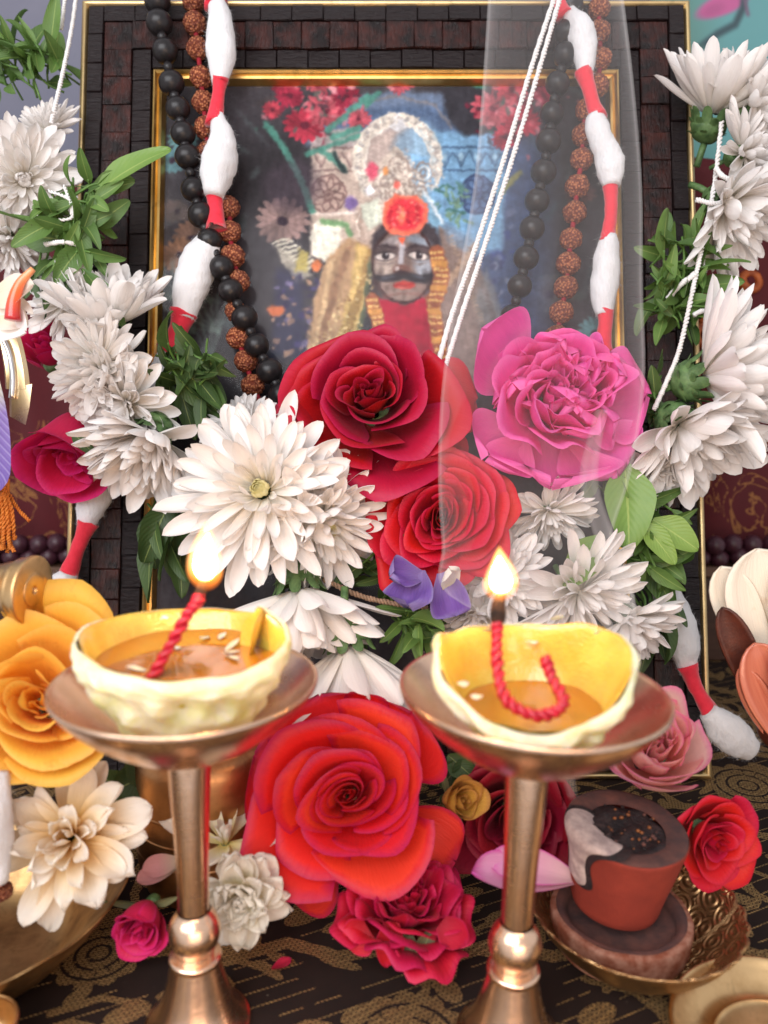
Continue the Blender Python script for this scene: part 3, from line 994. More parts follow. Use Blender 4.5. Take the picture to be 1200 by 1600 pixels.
# red flower on the forehead
c.poly([(600, 318), (618, 304), (650, 305), (666, 320), (668, 345), (655, 364), (630, 370), (606, 364), (595, 345)], (238, 112, 86), 3)
c.poly([(606, 322), (622, 309), (648, 311), (660, 325), (660, 344), (648, 358), (628, 362), (606, 352), (601, 340)], (214, 52, 62), 6)
c.ell(628, 338, 5, 14, (226, 130, 90), 3, 0.2, 0.8)
for _ in range(40):
    c.ell(rp.uniform(606, 660), rp.uniform(315, 358), 2.4, 2, rp.choice(((240, 120, 120), (176, 26, 44), (236, 150, 120))), 1.5, 0, 0.8)
c.poly([(622, 372), (634, 372), (628, 384)], (230, 86, 56), 2)
# garment and necklaces
c.poly([(584, 468), (606, 470), (632, 478), (660, 466), (672, 470), (690, 560), (600, 620), (574, 560)], (170, 28, 52), 4)
c.noise(9, 0.22, 0.06)
for pts in ([(580, 470), (590, 505), (602, 560)], [(676, 470), (680, 505), (690, 560)], [(682, 395), (690, 430), (680, 470)]):
    c.line(pts, 24, (150, 86, 62), 3)
    for q in range(9):
        t_ = q / 8
        x = np.interp(t_, [0, .5, 1], [p_[0] for p_ in pts])
        y = np.interp(t_, [0, .5, 1], [p_[1] for p_ in pts])
        for e in (-8, -3, 3, 8):
            c.ell(x + e, y, 2.4, 2.6, (226, 184, 110), 1.2)
        if q % 4 == 2:
            c.poly([(x - 12, y - 5), (x + 12, y - 5), (x + 11, y + 5), (x - 11, y + 5)], (206, 146, 78), 2)
face = np.exp(-(((X - 630) / 58) ** 2 + ((Y - 415) / 66) ** 2) ** 2)
q_ = np.stack([X, Y], -1)
am = 1.0 - 0.8 * face
h_, w_ = X.shape
iy, ix = np.mgrid[0:h_, 0:w_]
dx_ = (1.2 * wob(q_, 71, 0.10) + 1.0 * wob(q_, 72, 0.5)) * am
dy_ = (1.2 * wob(q_, 73, 0.10) + 1.0 * wob(q_, 74, 0.5)) * am
c.A = c.A[np.clip(iy + dy_, 0, h_ - 1).astype(int), np.clip(ix + dx_, 0, w_ - 1).astype(int)]
c.noise(15, 0.11, 0.07)
c.noise(16, 0.4, 0.06)
c.noise(17, 0.9, 0.07)
# blur the print, then paint a grey-lilac reflection haze into its colours
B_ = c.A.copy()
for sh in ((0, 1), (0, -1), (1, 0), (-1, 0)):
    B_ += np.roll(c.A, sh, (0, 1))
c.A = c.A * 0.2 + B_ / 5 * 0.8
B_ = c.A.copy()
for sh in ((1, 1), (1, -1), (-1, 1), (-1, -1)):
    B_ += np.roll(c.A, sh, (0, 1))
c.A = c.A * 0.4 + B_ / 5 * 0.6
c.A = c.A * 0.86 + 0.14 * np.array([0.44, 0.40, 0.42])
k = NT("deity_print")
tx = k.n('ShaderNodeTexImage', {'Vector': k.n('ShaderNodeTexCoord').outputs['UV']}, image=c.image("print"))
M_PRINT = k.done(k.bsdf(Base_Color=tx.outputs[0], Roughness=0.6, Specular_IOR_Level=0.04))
V = [(PX0, 0.3, PZ0), (PX1, 0.3, PZ0), (PX1, 0.3, PZ1), (PX0, 0.3, PZ1)]
obj("print", mesh("print", V, [(0, 1, 2, 3)], M_PRINT, [(0, 0), (1, 0), (1, 1), (0, 1)], smooth=False), frame)
k = NT("glass")
lw = k.n('ShaderNodeFresnel', {'IOR': 1.45}).outputs[0]
sm = k.noise(k.n('ShaderNodeTexCoord').outputs['Object'], 0.5, 5)
gl = k.n('ShaderNodeBsdfGlossy', {'Color': (1, 1, 1), 'Roughness': k.math('ADD', 0.06, k.math('MULTIPLY', sm, 0.12))})
M_GLASS = k.done(k.n('ShaderNodeMixShader', {0: k.math('MULTIPLY', lw, 0.22), 1: k.n('ShaderNodeBsdfTransparent').outputs[0], 2: gl.outputs[0]}))
V = [(PX0, 0.24, PZ0), (PX1, 0.24, PZ0), (PX1, 0.24, PZ1), (PX0, 0.24, PZ1)]
obj("glass", mesh("glass", V, [(0, 1, 2, 3)], M_GLASS, smooth=False), frame)
Vb, Fb = box(FW - 0.6, 0.3, FH - 0.6, 0.02)
obj("back_panel", mesh("back_panel", Vb, Fb, M_BOARD, smooth=False), frame, Matrix.Translation((0, 1.0, FH / 2)))

# ------------------------------------------------------------------ malas hanging over the frame
M_EBONY = simple_mat("ebony_bead", (0.010, 0.009, 0.010), (0.018, 0.015, 0.016), 3, 0.30, 0.12, 20, spec=0.34)
Vs, Fs, Us = sphere(1, 16, 24)
V2 = Vs.copy()
V2[:, :2] *= 1.0
me_bead = mesh("bead", V2 * np.array([1, 1, 0.94]), Fs, M_EBONY, Us)
M_RUD = simple_mat("rudraksha_bead", sr(188, 104, 66), sr(140, 66, 38), 3.5, 0.55, 0.7, 9, 0.08, rand=0.22)
k = NT("rudraksha")
co = k.n('ShaderNodeTexCoord').outputs['Object']
vo = k.n('ShaderNodeTexVoronoi', {'Vector': co, 'Scale': 4.6}, feature='F1').outputs['Distance']
nn = k.noise(co, 5.5, 6, 0.7)
ob = k.n('ShaderNodeObjectInfo').outputs['Random']
c_ = k.mix(k.ramp(k.math('ADD', vo, k.math('MULTIPLY', nn, 0.4)), [(0.3, (0, 0, 0)), (0.8, (1, 1, 1))]), sr(216, 138, 92), sr(112, 46, 24))
c_ = k.n('ShaderNodeHueSaturation', {'Hue': 0.5, 'Saturation': 1.0, 'Value': k.math('ADD', 0.82, k.math('MULTIPLY', ob, 0.3)), 'Color': c_}).outputs[0]
M_RUD = k.done(k.bsdf(Base_Color=c_, Roughness=0.5, Normal=k.bump(k.math('SUBTRACT', nn, vo), 0.8, 0.12)))
me_rud = []
for q in range(3):
    Vs, Fs, Us = sphere(1, 22, 32)
    ang = np.arctan2(Vs[:, 1], Vs[:, 0])
    rr = 1 + 0.05 * wob(Vs, 40 + q, 9) + 0.045 * wob(Vs, 50 + q, 17) - 0.10 * np.exp(-((np.sin(ang * 2.5 + q)) / 0.16) ** 2) * (np.abs(Vs[:, 2]) < 0.9)
    me_rud.append(mesh("rudraksha", Vs * rr[:, None] * np.array([1, 1, 0.95]), Fs, M_RUD, Us))
M_REDTH = simple_mat("red_thread", sr(150, 24, 40), sr(120, 16, 30), 4, 0.8, 0.5, 20)
M_BLKTH = simple_mat("black_thread", (0.012, 0.010, 0.011), (0.008, 0.008, 0.009), 4, 0.8, 0.5, 20)

black_l = [(243, -28), (246, 2), (249, 36), (258, 80), (268, 130), (278, 170), (286, 209), (293, 245), (302, 296), (314, 336), (327, 376), (346, 418), (360, 454), (382, 497), (401, 540), (421, 580), (440, 618)]
black_r = [(896, -20), (891, 10), (887, 51), (883, 86), (871, 131), (862, 178), (857, 221), (849, 269), (839, 314), (831, 357), (822, 403), (812, 447), (801, 494), (790, 540)]
rud_l = [(299, -30), (302, 3), (305, 37), (309, 76), (314, 121), (318, 160), (322, 200), (326, 240), (332, 280), (357, 324), (359, 362), (364, 400), (372, 440), (369, 487), (372, 528), (384, 564), (395, 602), (412, 640)]
rud_r = [(938, -20), (936, 13), (936, 50), (938, 92), (932, 134), (917, 172), (911, 211), (909, 249), (902, 291), (898, 332), (892, 373), (888, 412), (884, 449), (877, 488), (870, 526)]
rb = random.Random(5)
base = PF(600, 10, 0.9)
t = thing("black_mala", "necklace of smooth black wooden beads draped over both sides of the picture frame", "prayer beads", base)
for pts in (black_l, black_r):
    ws = [PF(px, py, 0.92) for px, py in pts]
    for i, p_ in enumerate(ws):
        dr = (ws[min(i + 1, len(ws) - 1)] - ws[max(i - 1, 0)]).normalized()
        obj("bead", me_bead, t, TR(p_ - base, dr, rb.random() * 6, cm(20.3, 30) * rb.uniform(0.95, 1.04)))
        if i < len(ws) - 1:
            m_ = (p_ + ws[i + 1]) / 2
            obj("spacer", me_bead, t, TR(m_ - base, dr, 0, (0.2, 0.2, 0.22)))
    obj("cord", mesh("cord", *tube(catmull([x - base for x in ws], 3), 0.09, 6)[:2], M_BLKTH), t)
base = PF(600, 10, 0.6)
t = thing("rudraksha_mala", "necklace of rough brown rudraksha seeds on red thread draped over the picture frame", "prayer beads", base)
for pts in (rud_l, rud_r):
    ws = [PF(px, py, 0.55) for px, py in pts]
    for i, p_ in enumerate(ws):
        dr = (ws[min(i + 1, len(ws) - 1)] - ws[max(i - 1, 0)]).normalized()
        obj("bead", me_rud[rb.randrange(3)], t, TR(p_ - base, dr, rb.random() * 6, cm(18.5, 30) * rb.uniform(0.94, 1.05)))
    obj("thread", mesh("thread", *tube(catmull([x - base for x in ws], 3), 0.10, 6)[:2], M_REDTH), t)

# ------------------------------------------------------------------ cotton garland with red wrapped waists
k = NT("cotton")
co = k.n('ShaderNodeTexCoord').outputs['Object']
nn = k.noise(k.scale(co, (5, 5, 2)), 1.0, 6, 0.7)
M_COT = k.done(k.bsdf(Base_Color=k.mix(nn, (0.66, 0.66, 0.68), (0.80, 0.79, 0.79)), Roughness=0.95, Specular_IOR_Level=0.1, Sheen_Weight=0.25, Normal=k.bump(nn, 0.7, 0.12), Subsurface_Weight=0.15, Subsurface_Radius=(0.4, 0.35, 0.3), Subsurface_Scale=0.5))
k = NT("red_wrap")
co = k.n('ShaderNodeTexCoord').outputs['Object']
nn = k.noise(co, 5, 5)
M_WRAP = k.done(k.bsdf(Base_Color=k.mix(nn, sr(196, 16, 40), sr(226, 40, 66)), Roughness=0.8, Sheen_Weight=0.3, Normal=k.bump(nn, 0.4, 0.06)))


def tuft_mesh(path, prof, seed, fuzz=2600, fl=0.11):
    """cotton puff round a path"""
    path = catmull(path, 7)
    n_ = len(path)
    u = np.linspace(0, 1, n_)
    rad = np.interp(u, np.linspace(0, 1, len(prof)), prof)
    rad = np.convolve(np.pad(rad, 2, mode='edge'), np.ones(5) / 5, 'valid')
    V, Fc, U = tube(path, rad, 20, True)
    ctr = np.repeat(path, 20, axis=0)
    dv = V - ctr
    V = ctr + dv * (1 + 0.09 * wob(V, seed, 2.6) + 0.06 * wob(V, seed + 1, 7.0) + 0.03 * wob(V, seed + 2, 15.0))[:, None]
    mb = MB().add(V, Fc, U)
    r_ = np.random.RandomState(seed)
    N = dv / (np.linalg.norm(dv, axis=1)[:, None] + 1e-9)
    T = np.gradient(path, axis=0)
    T /= np.linalg.norm(T, axis=1)[:, None]
    T = np.repeat(T, 20, axis=0)
    FV, FF = [], []
    for q in range(fuzz):
        i = r_.randint(len(V))
        d = N[i] + T[i] * r_.randn() * 1.1 + r_.randn(3) * 0.5
        d /= np.linalg.norm(d)
        s = np.cross(d, r_.randn(3))
        s /= np.linalg.norm(s)
        L = fl * (0.4 + r_.rand()) * (2.2 if r_.rand() < 0.08 else 1)
        p0 = V[i] - N[i] * 0.04
        pm = p0 + d * L * 0.5
        pe = p0 + (d + r_.randn(3) * 0.35) * L
        w_ = 0.0028
        k0 = len(FV)
        FV += [p0 - s * w_, p0 + s * w_, pm + s * w_ * 0.8, pm - s * w_ * 0.8, pe]
        FF += [(k0, k0 + 1, k0 + 2, k0 + 3), (k0 + 3, k0 + 2, k0 + 4)]
    mb.add(FV, FF)
    return mb.mesh("cotton_tuft", M_COT)


def wrap_mesh(path, r0, r1, seed):
    path = catmull(path, 9)
    n_ = len(path)
    u = np.linspace(0, 1, n_)
    rad = r0 + (r1 - r0) * (np.abs(u * 2 - 1) ** 2.2)
    V, Fc, U = tube(path, rad, 16, True)
    ctr = np.repeat(path, 16, axis=0)
    V = ctr + (V - ctr) * (1 + 0.10 * wob(V, seed, 4) + 0.05 * wob(V, seed + 4, 12))[:, None]
    V = V + np.repeat(np.gradient(path, axis=0), 16, axis=0) * (0.9 * wob(V, seed + 7, 9))[:, None] * (np.abs(np.repeat(u, 16) * 2 - 1) > .8)[:, None]
    return mesh("red_wrap", V, Fc, M_WRAP, U)


base = PF(600, 20, 1.0)
cot = thing("cotton_garland", "garland of white cotton puffs pinched with red wrapped waists over the frame", "cotton garland", base)


def tuft(pts, wpx, off, seed, prof=None, d=None):
    ws = [(PF(x, y, off) if d is None else P(x, y, d)) - base for x, y in pts]
    dd = fd(*pts[0], off) if d is None else d
    prof = prof or [0.42, 0.72, 0.93, 1.0, 1.0, 0.92, 0.75, 0.45]
    obj("cotton_tuft", tuft_mesh(ws, [cm(wpx / 2, dd) * q for q in prof], seed), cot)


def wrap(pts, wpx, off, seed, d=None, flare=1.5):
    ws = [(PF(x, y, off) if d is None else P(x, y, d)) - base for x, y in pts]
    dd = fd(*pts[0], off) if d is None else d
    obj("red_wrap", wrap_mesh(ws, cm(wpx / 2, dd), cm(wpx / 2 * flare, dd), seed), cot)


wrap([(326, -40), (330, -15), (338, 6)], 26, 1.2, 1)
tuft([(338, -2), (345, 40), (346, 90), (342, 132)], 45, 1.2, 2)
wrap([(343, 124), (341, 150), (336, 192)], 20, 1.2, 3, flare=1.35)
tuft([(340, 180), (346, 220), (342, 260), (334, 306)], 52, 1.2, 4, [0.34, 0.6, 0.78, 0.9, 1.0, 1.02, 0.9, 0.5])
wrap([(336, 300), (337, 320), (338, 360)], 22, 1.0, 5)
tuft([(326, 372), (312, 410), (298, 450), (288, 498)], 58, 0.8, 6, [0.5, 0.8, 0.95, 1.0, 1.0, 0.95, 0.8, 0.5])
wrap([(288, 490), (278, 518), (262, 550)], 28, 0.8, 7)
tuft([(262, 545), (252, 590), (250, 640)], 40, 0.8, 8)
tuft([(160, 720), (150, 770), (134, 822)], 52, 0, 9, d=29.4)
wrap([(138, 815), (124, 850), (104, 905)], 22, 0, 10, d=29.2, flare=1.6)
tuft([(106, 896), (92, 930), (80, 980)], 52, 0, 11, d=29.0)
wrap([(868, -30), (872, -5), (882, 26)], 20, 1.2, 12)
tuft([(888, 18), (906, 50), (914, 84), (914, 120)], 44, 1.2, 13, [0.4, 0.75, 0.95, 1, 1, 0.85, 0.7, 0.45])
wrap([(912, 112), (922, 145), (934, 186)], 22, 1.2, 14, flare=1.3)
tuft([(930, 180), (938, 215), (954, 255), (956, 290)], 46, 1.2, 15, [0.5, 0.75, 0.8, 0.78, 0.9, 0.98, 0.85, 0.5])
wrap([(953, 284), (955, 330), (949, 375)], 19, 1.1, 16, flare=1.35)
tuft([(951, 368), (948, 410), (944, 450), (944, 492)], 42, 1.1, 17, [0.5, 0.8, 0.93, 1, 1, 0.97, 0.8, 0.5])
wrap([(945, 485), (945, 510), (942, 550)], 22, 1.1, 18, flare=1.3)
tuft([(1028, 890), (1048, 950), (1066, 1000), (1076, 1052)], 54, 0, 19, d=28.4)
wrap([(1074, 1040), (1088, 1075), (1112, 1118)], 22, 0, 20, d=28.2, flare=1.5)
tuft([(1106, 1112), (1130, 1135), (1152, 1155), (1176, 1172)], 56, 0, 21, [0.5, 0.8, 0.97, 1.0, 1.0, 0.95, 0.85, 0.55], d=28.0)

# ------------------------------------------------------------------ petals and leaves
def petal_pts(L, W, nu=10, nv=5, a0=0.0, curl=0.6, cp=1.6, cup=0.25, groove=0.0, tipw=0.35, wmax=0.62, base=0.25, ruffle=0.0, seed=0, twist=0.0, notch=0.0, lobe=2.4):
    """one petal lying along +x, its face to +z"""
    s_ = np.linspace(0, 1, nu)
    u = 1 - (1 - s_) ** 1.45
    v = np.linspace(-1, 1, nv)
    ang = a0 + curl * u ** cp
    du = L * np.diff(u)
    cx = np.concatenate([[0], np.cumsum(np.cos((ang[1:] + ang[:-1]) / 2) * du)])
    cz = np.concatenate([[0], np.cumsum(np.sin((ang[1:] + ang[:-1]) / 2) * du)])
    wu = np.where(u < wmax, base + (1 - base) * np.sin(u / wmax * PI / 2) ** 1.1, 1.0)
    tip = np.clip((u - wmax) / (1 - wmax), 0, 1)
    wu = wu * np.maximum(1 - tip ** lobe, 0.0) ** 0.55
    wu = np.maximum(wu, tipw * 0.12) * W / 2
    U, V = np.meshgrid(u, v, indexing='ij')
    wv = wu[:, None] * V
    h = cup * wu[:, None] * (V ** 2) + groove * wu[:, None] * np.cos(V * PI * 2) * np.sin(U * PI)
    rs = np.random.RandomState(seed)
    if ruffle:
        ph = rs.rand() * 6
        h = h + ruffle * W * (U ** 1.6) * np.sin(V * (3.2 + 2.4 * rs.rand()) + ph + U * 4) * (0.35 + np.abs(V))
    tw = twist * U
    y = wv * np.cos(tw) - h * np.sin(tw)
    hh = wv * np.sin(tw) + h * np.cos(tw)
    sa, ca = np.sin(ang)[:, None], np.cos(ang)[:, None]
    ext = -notch * L * (V ** 2) * (U ** 3)
    X = cx[:, None] - sa * hh + ca * ext
    Z = cz[:, None] + ca * hh + sa * ext
    Pp = np.stack([X, y, Z], -1).reshape(-1, 3)
    return Pp, gridf(nu, nv), np.stack([(V + 1) / 2, U], -1).reshape(-1, 2)


W_BASE, W_TIP = (0.88, 0.845, 0.765), (0.905, 0.87, 0.845)
M_WHITE = petal_mat("white_petal", W_BASE, W_TIP, 0.26, 0.55, 0.10, var=0.06, wear=(0.84, 0.74, 0.58), wlo=0.74)
M_CREAM = petal_mat("cream_petal", (0.84, 0.52, 0.05), (0.90, 0.83, 0.73), 0.38, 0.5, 0.10, var=0.07, rpos=0.85)
M_CREAM2 = petal_mat("ivory_petal", (0.80, 0.66, 0.20), (0.87, 0.82, 0.72), 0.30, 0.5, 0.10, var=0.05)
M_CENT = petal_mat("pale_yellow_floret", (0.66, 0.58, 0.14), (0.82, 0.76, 0.42), 0.2, 0.6, 0.1)
M_LEAF = leaf_mat("leaf", sr(52, 82, 38), sr(112, 146, 70), 0.52)
M_LEAF2 = leaf_mat("pale_leaf", sr(98, 138, 66), sr(138, 166, 80))
M_LEAFD = leaf_mat("dark_leaf", sr(42, 64, 32), sr(82, 108, 54), 0.52)
M_STEM = simple_mat("green_stem", sr(98, 132, 62), sr(70, 104, 46), 2.0, 0.5, 0.3, 8)
M_CALYX = simple_mat("calyx_green", sr(94, 124, 74), sr(58, 84, 48), 3.0, 0.5, 0.5, 9, rand=0.2)
M_SEPAL = leaf_mat("sepal", sr(96, 92, 60), sr(128, 132, 92), 0.6)
M_STRING = simple_mat("white_string", (0.74, 0.72, 0.70), (0.82, 0.80, 0.79), 6, 0.9, 0.5, 25)

WP = []
rs = random.Random(2)
for q in range(10):
    WP.append(mesh("white_petal", *petal_pts(1, rs.uniform(0.23, 0.30), 11, 7, 0.0, rs.uniform(-0.1, 0.75), 1.8, rs.uniform(0.3, 0.75), rs.uniform(0.06, 0.13), 0.35, rs.uniform(0.6, 0.76), 0.42, 0.02, q, rs.uniform(-.3, .3), lobe=2.2)[:2], M_WHITE, petal_pts(1, .3, 11, 7)[2]))
WPD = [petal_pts(1, 0.34, 8, 5, 0.15, 0.9, 1.4, 0.55, 0.1, 0.35, 0.65, 0.4, 0.02, q) for q in range(5)]
CALB = []
V_, F_, U_ = petal_pts(1, 0.55, 6, 5, 0.0, -0.5, 1.2, 0.3, 0.0, 0.1, 0.45, 0.6)


def calyx_mesh(r, seed):
    """green bulb with overlapping bracts, opening to +z"""
    mb = MB()
    prof = smooth_prof([(0.02, -1.15), (0.45, -1.05), (0.85, -0.7), (1.0, -0.2), (0.85, 0.15)], 4)
    Vl, Fl, Ul = lathe(prof * r, 20)
    mb.add(Vl * (1 + 0.04 * wob(Vl / r, seed, 5))[:, None], Fl, Ul)
    rn = random.Random(seed)
    for row in range(3):
        n_ = 9
        for i in range(n_):
            a = (i + 0.5 * row) / n_ * 2 * PI + rn.uniform(-.1, .1)
            el = [-1.0, -0.65, -0.2][row]
            M = Matrix.Rotation(a, 4, 'Z') @ Matrix.Translation((r * (0.45 + 0.27 * row), 0, r * (-1.0 + 0.35 * row))) @ Matrix.Rotation(-(0.75 + 0.3 * row) - rn.uniform(0, .15), 4, 'Y') @ Matrix.Scale(r * (0.85 + 0.1 * row), 4)
            mb.add(V_, F_, U_, M=M)
    mb.add(*tube([(0, 0, -1.1 * r), (0.05 * r, 0, -1.7 * r), (0.2 * r, 0.1 * r, -2.4 * r)], r * 0.2, 7))
    return mb.mesh("calyx", M_CALYX)


garl = None


def chrysanthemum(parent, base, pos, axis, R, seed, rows=6, nout=22, label=None, yellow=False, calyx=True, flat=0.0, droop=0.0, roll=None, spread=1.0):
    """white many petalled flower: inner petals as one mesh, outer petals singly"""
    rn = random.Random(seed)
    mb = MB()
    # heart
    if yellow:
        for i in range(34):
            a = i * 2.39996
            q = (i / 34) ** 0.5
            M = Matrix.Rotation(a, 4, 'Z') @ Matrix.Translation((0.085 * R * q, 0, 0.11 * R)) @ Matrix.Rotation(-(1.45 - 0.4 * q), 4, 'Y') @ Matrix.Scale(R * (0.13 + 0.1 * q), 4)
            mb.add(*WPD[i % 5], mi=1, M=M)
    else:
        for i in range(16):
            a = i * 2.39996
            q = (i / 16) ** 0.5
            M = Matrix.Rotation(a, 4, 'Z') @ Matrix.Translation((0.12 * R * q, 0, 0.04 * R)) @ Matrix.Rotation(-(1.5 - 0.4 * q), 4, 'Y') @ Matrix.Scale(R * (0.26 + 0.12 * q), 4)
            mb.add(*WPD[i % 5], mi=0, M=M)
    specs = []
    counts = [24, 23, 20, 17, 13, 9][:rows]
    wsc, crl = rn.uniform(.74, .92), rn.uniform(.10, .17)
    for kx, n_ in enumerate(counts):
        t_ = kx / max(1, len(counts) - 1)
        el = -0.12 - droop + (1.22 - flat) * t_ ** 1.15
        Lp = R * (1.0 - 0.50 * t_)
        for i in range(n_):
            a = (i + 0.5 * (kx % 2)) / n_ * 2 * PI * spread + rn.uniform(-.14, .14)
            specs.append((kx, a, el + rn.gauss(0, crl), Lp * rn.uniform(0.78, 1.08), rn.randrange(10), rn.uniform(0.85, 1.2) * wsc, rn.uniform(-.5, .5)))
    outer = [s_ for s_ in specs if s_[0] < 2]
    rn.shuffle(outer)
    single = set(id(s_) for s_ in outer[:nout])
    Mf = TR(Vector(pos) - base, axis, rn.random() * 6 if roll is None else roll)
    fo = None
    todo = []
    for s_ in specs:
        kx, a, el, Lp, vi, ws, tw = s_
        M = Matrix.Rotation(a, 4, 'Z') @ Matrix.Translation((0.10 * R, 0, R * (0.02 * kx))) @ Matrix.Rotation(-el, 4, 'Y') @ Matrix.Rotation(tw, 4, 'X') @ Matrix.Diagonal((Lp, Lp * ws, Lp, 1))
        if id(s_) in single:
            todo.append((WP[vi], M))
        else:
            me_ = WP[vi]
            Vp = np.empty(len(me_.vertices) * 3)
            me_.vertices.foreach_get('co', Vp)
            mb.add(Vp.reshape(-1, 3), gridf(11, 7), petal_pts(1, .3, 11, 7)[2], M=M)
    me = mb.mesh("chrysanthemum", mats=[M_WHITE, M_CENT])
    fo = obj("chrysanthemum", me, parent, Mf, label=label)
    for me_, M in todo:
        obj("petal", me_, fo, M)
    if calyx:
        obj("calyx", calyx_mesh(R * 0.22, seed), fo, Matrix.Translation((0, 0, -0.09 * R)))
    return fo


LEAFS = []
for q in range(8):
    rs = random.Random(60 + q)
    LEAFS.append(petal_pts(1, rs.uniform(0.26, 0.44), 11, 5, 0, rs.uniform(-1.3, 0.7), 1.4, rs.uniform(0.25, 0.6), 0.0, 0.0, 0.42, 0.12, 0.05, q, rs.uniform(-.6, .6), lobe=1.15))
leaf_me = {}


def leaf_mesh(i, mat):
    if (i, mat.name) not in leaf_me:
        leaf_me[(i, mat.name)] = mesh("leaf", *LEAFS[i][:2], mat, LEAFS[i][2])
    return leaf_me[(i, mat.name)]


def leaf_bunch(parent, base, px, py, d, dirs, n, Lpx, seed, mat=None, spreadpx=(25, 25), label=None, fan=0.9, dz=0.7):
    """tied bunch of leaves: stems in one mesh, leaves singly"""
    rn = random.Random(seed)
    mat = mat or M_LEAF
    c0 = P(px, py, d)
    mb = MB()
    lv = []
    for i in range(int(n * 1.5)):
        dr = rn.choice(dirs)
        o_ = P(px + rn.uniform(-1, 1) * spreadpx[0], py + rn.uniform(-1, 1) * spreadpx[1], d + rn.uniform(-dz, dz)) - c0
        a = ax((dr[0] + rn.gauss(0, fan * 0.5), dr[1] + rn.gauss(0, fan * 0.5), dr[2] + rn.gauss(0, fan * 0.4)))
        L = cm(Lpx, d) * rn.uniform(0.45, 1.1)
        # x along the leaf, z roughly to the viewer
        nz = ax((rn.gauss(0, .8), rn.gauss(0.2, .8), 1))
        y = nz.cross(a).normalized()
        z = a.cross(y)
        M = Matrix((a, y, z)).transposed().to_4x4()
        M.translation = o_ + a * 0.15
        lv.append((rn.randrange(8), M @ Matrix.Diagonal((L, L * rn.uniform(.85, 1.35), L, 1))))
        mb.add(*tube(catmull([o_ - a * 0.5 + ax((rn.uniform(-.3, .3), rn.uniform(-.3, .3), -0.2)) * 0.3, o_, o_ + a * L * 0.25], 4), 0.045, 5))
    bo = obj("leaf_bunch", mb.mesh("stems", M_STEM), parent, Matrix.Translation(c0 - base), label=label)
    for i, M in lv:
        obj("leaf", leaf_mesh(i, mat), bo, M)
    return bo


def big_leaf(parent, base, p0, p1, d0, d1, wpx, seed, mat=None, face=(0, 0.2, 1), curl=-0.3, label=None, me=None, cup=0.35):
    a0_, a1_ = P(*p0, d0), P(*p1, d1)
    dr = a1_ - a0_
    L = dr.length
    a = dr.normalized()
    nz = ax(face)
    y = nz.cross(a).normalized()
    z = a.cross(y)
    M = Matrix((a, y, z)).transposed().to_4x4()
    M.translation = a0_ - base
    V, Fc, U = petal_pts(L * 1.04, cm(wpx, d0), 16, 7, -curl * 0.5, curl, 1.2, cup, 0, 0, 0.42, 0.15, 0.04, seed, lobe=1.25)
    return obj("leaf", mesh("leaf", V, Fc, mat or M_LEAF2, U), parent, M, label=label)


# ------------------------------------------------------------------ the flower garland
base = P(600, 900, 27)
garl = thing("flower_garland", "garland of white chrysanthemums and green leaves hung in a loop across the picture frame", "flower garland", base)
G = [
    # px, py, depth, axis(right, up, viewer), R px, opts
    (72, 205, 30.6, (-.3, .6, .75), 62, dict(rows=5, nout=10)),
    (38, 282, 29.2, (.35, -.25, .9), 92, dict(nout=18)),
    (12, 372, 29.6, (-.2, -.8, .45), 74, dict(nout=10)),
    (172, 508, 28.2, (.05, .85, .5), 112, dict(rows=4, nout=18, flat=.5, droop=-.7, label="chrysanthemum with long petals pointing up against the frame's left side")),
    (158, 572, 27.2, (-.55, .10, .8), 98, dict(nout=20)),
    (196, 632, 27.0, (-.35, -.35, .8), 92, dict(nout=14)),
    (238, 682, 26.6, (-.25, -.80, .52), 124, dict(nout=22, droop=-.55, flat=.35)),
    (385, 668, 27.5, (-.05, .75, .6), 72, dict(rows=5, nout=10)),
    (412, 768, 25.1, (-.05, .12, 1), 148, dict(nout=24, yellow=True, flat=.02, label="large chrysanthemum facing forward with pale yellow heart above the left flame")),
    (500, 815, 25.7, (.55, -.42, .75), 122, dict(nout=20, yellow=True)),
    (468, 922, 25.4, (.16, -.92, .22), 150, dict(nout=26, droop=-.62, flat=.4, label="upside down chrysanthemum below its green calyx, between the two flames")),
    (545, 1010, 24.6, (.1, -.96, .12), 150, dict(nout=26, droop=-.72, flat=.45, label="lowest upside down chrysanthemum, just above the big orange red rose")),
    (782, 905, 26.2, (-.25, .25, .9), 84, dict(rows=5, nout=14)),
    (905, 925, 25.8, (.45, -.50, .75), 112, dict(nout=22)),
    (978, 968, 26.2, (.4, -.75, .5), 92, dict(rows=5, nout=12, droop=-.3)),
    (742, 962, 26.4, (-.2, -.6, .7), 70, dict(rows=5, nout=10)),
    (104, 470, 28.6, (-.5, .3, .8), 74, dict(rows=5, nout=10)),
    (1012, 742, 27.4, (.2, -.6, .7), 66, dict(rows=5, nout=8)),
    (858, 800, 26.8, (.1, -.75, .6), 74, dict(rows=4, nout=12)),
    (1062, 668, 27.0, (.42, -.74, .48), 138, dict(nout=24, droop=-.45, flat=.25)),
    (1100, 590, 26.8, (.86, .2, .42), 150, dict(nout=26, droop=-.5, flat=.3)),
    (1135, 322, 28.4, (.5, -.72, .5), 124, dict(nout=24, droop=-.4, flat=.2)),
    (1160, 240, 28.8, (.75, .15, .6), 82, dict(rows=5, nout=14)),
    (1112, 178, 29.4, (.12, .90, .38), 124, dict(rows=4, nout=22, flat=.5, droop=-.62)),
    (1170, 165, 29.2, (.75, .45, .45), 92, dict(rows=4, nout=10)),
]
for i, (px, py, d, a, R, kw) in enumerate(G):
    chrysanthemum(garl, base, P(px, py, d), ax(a), cm(R, d), 100 + i, **kw)
U_ = lambda *q: [tuple(x) for x in q]
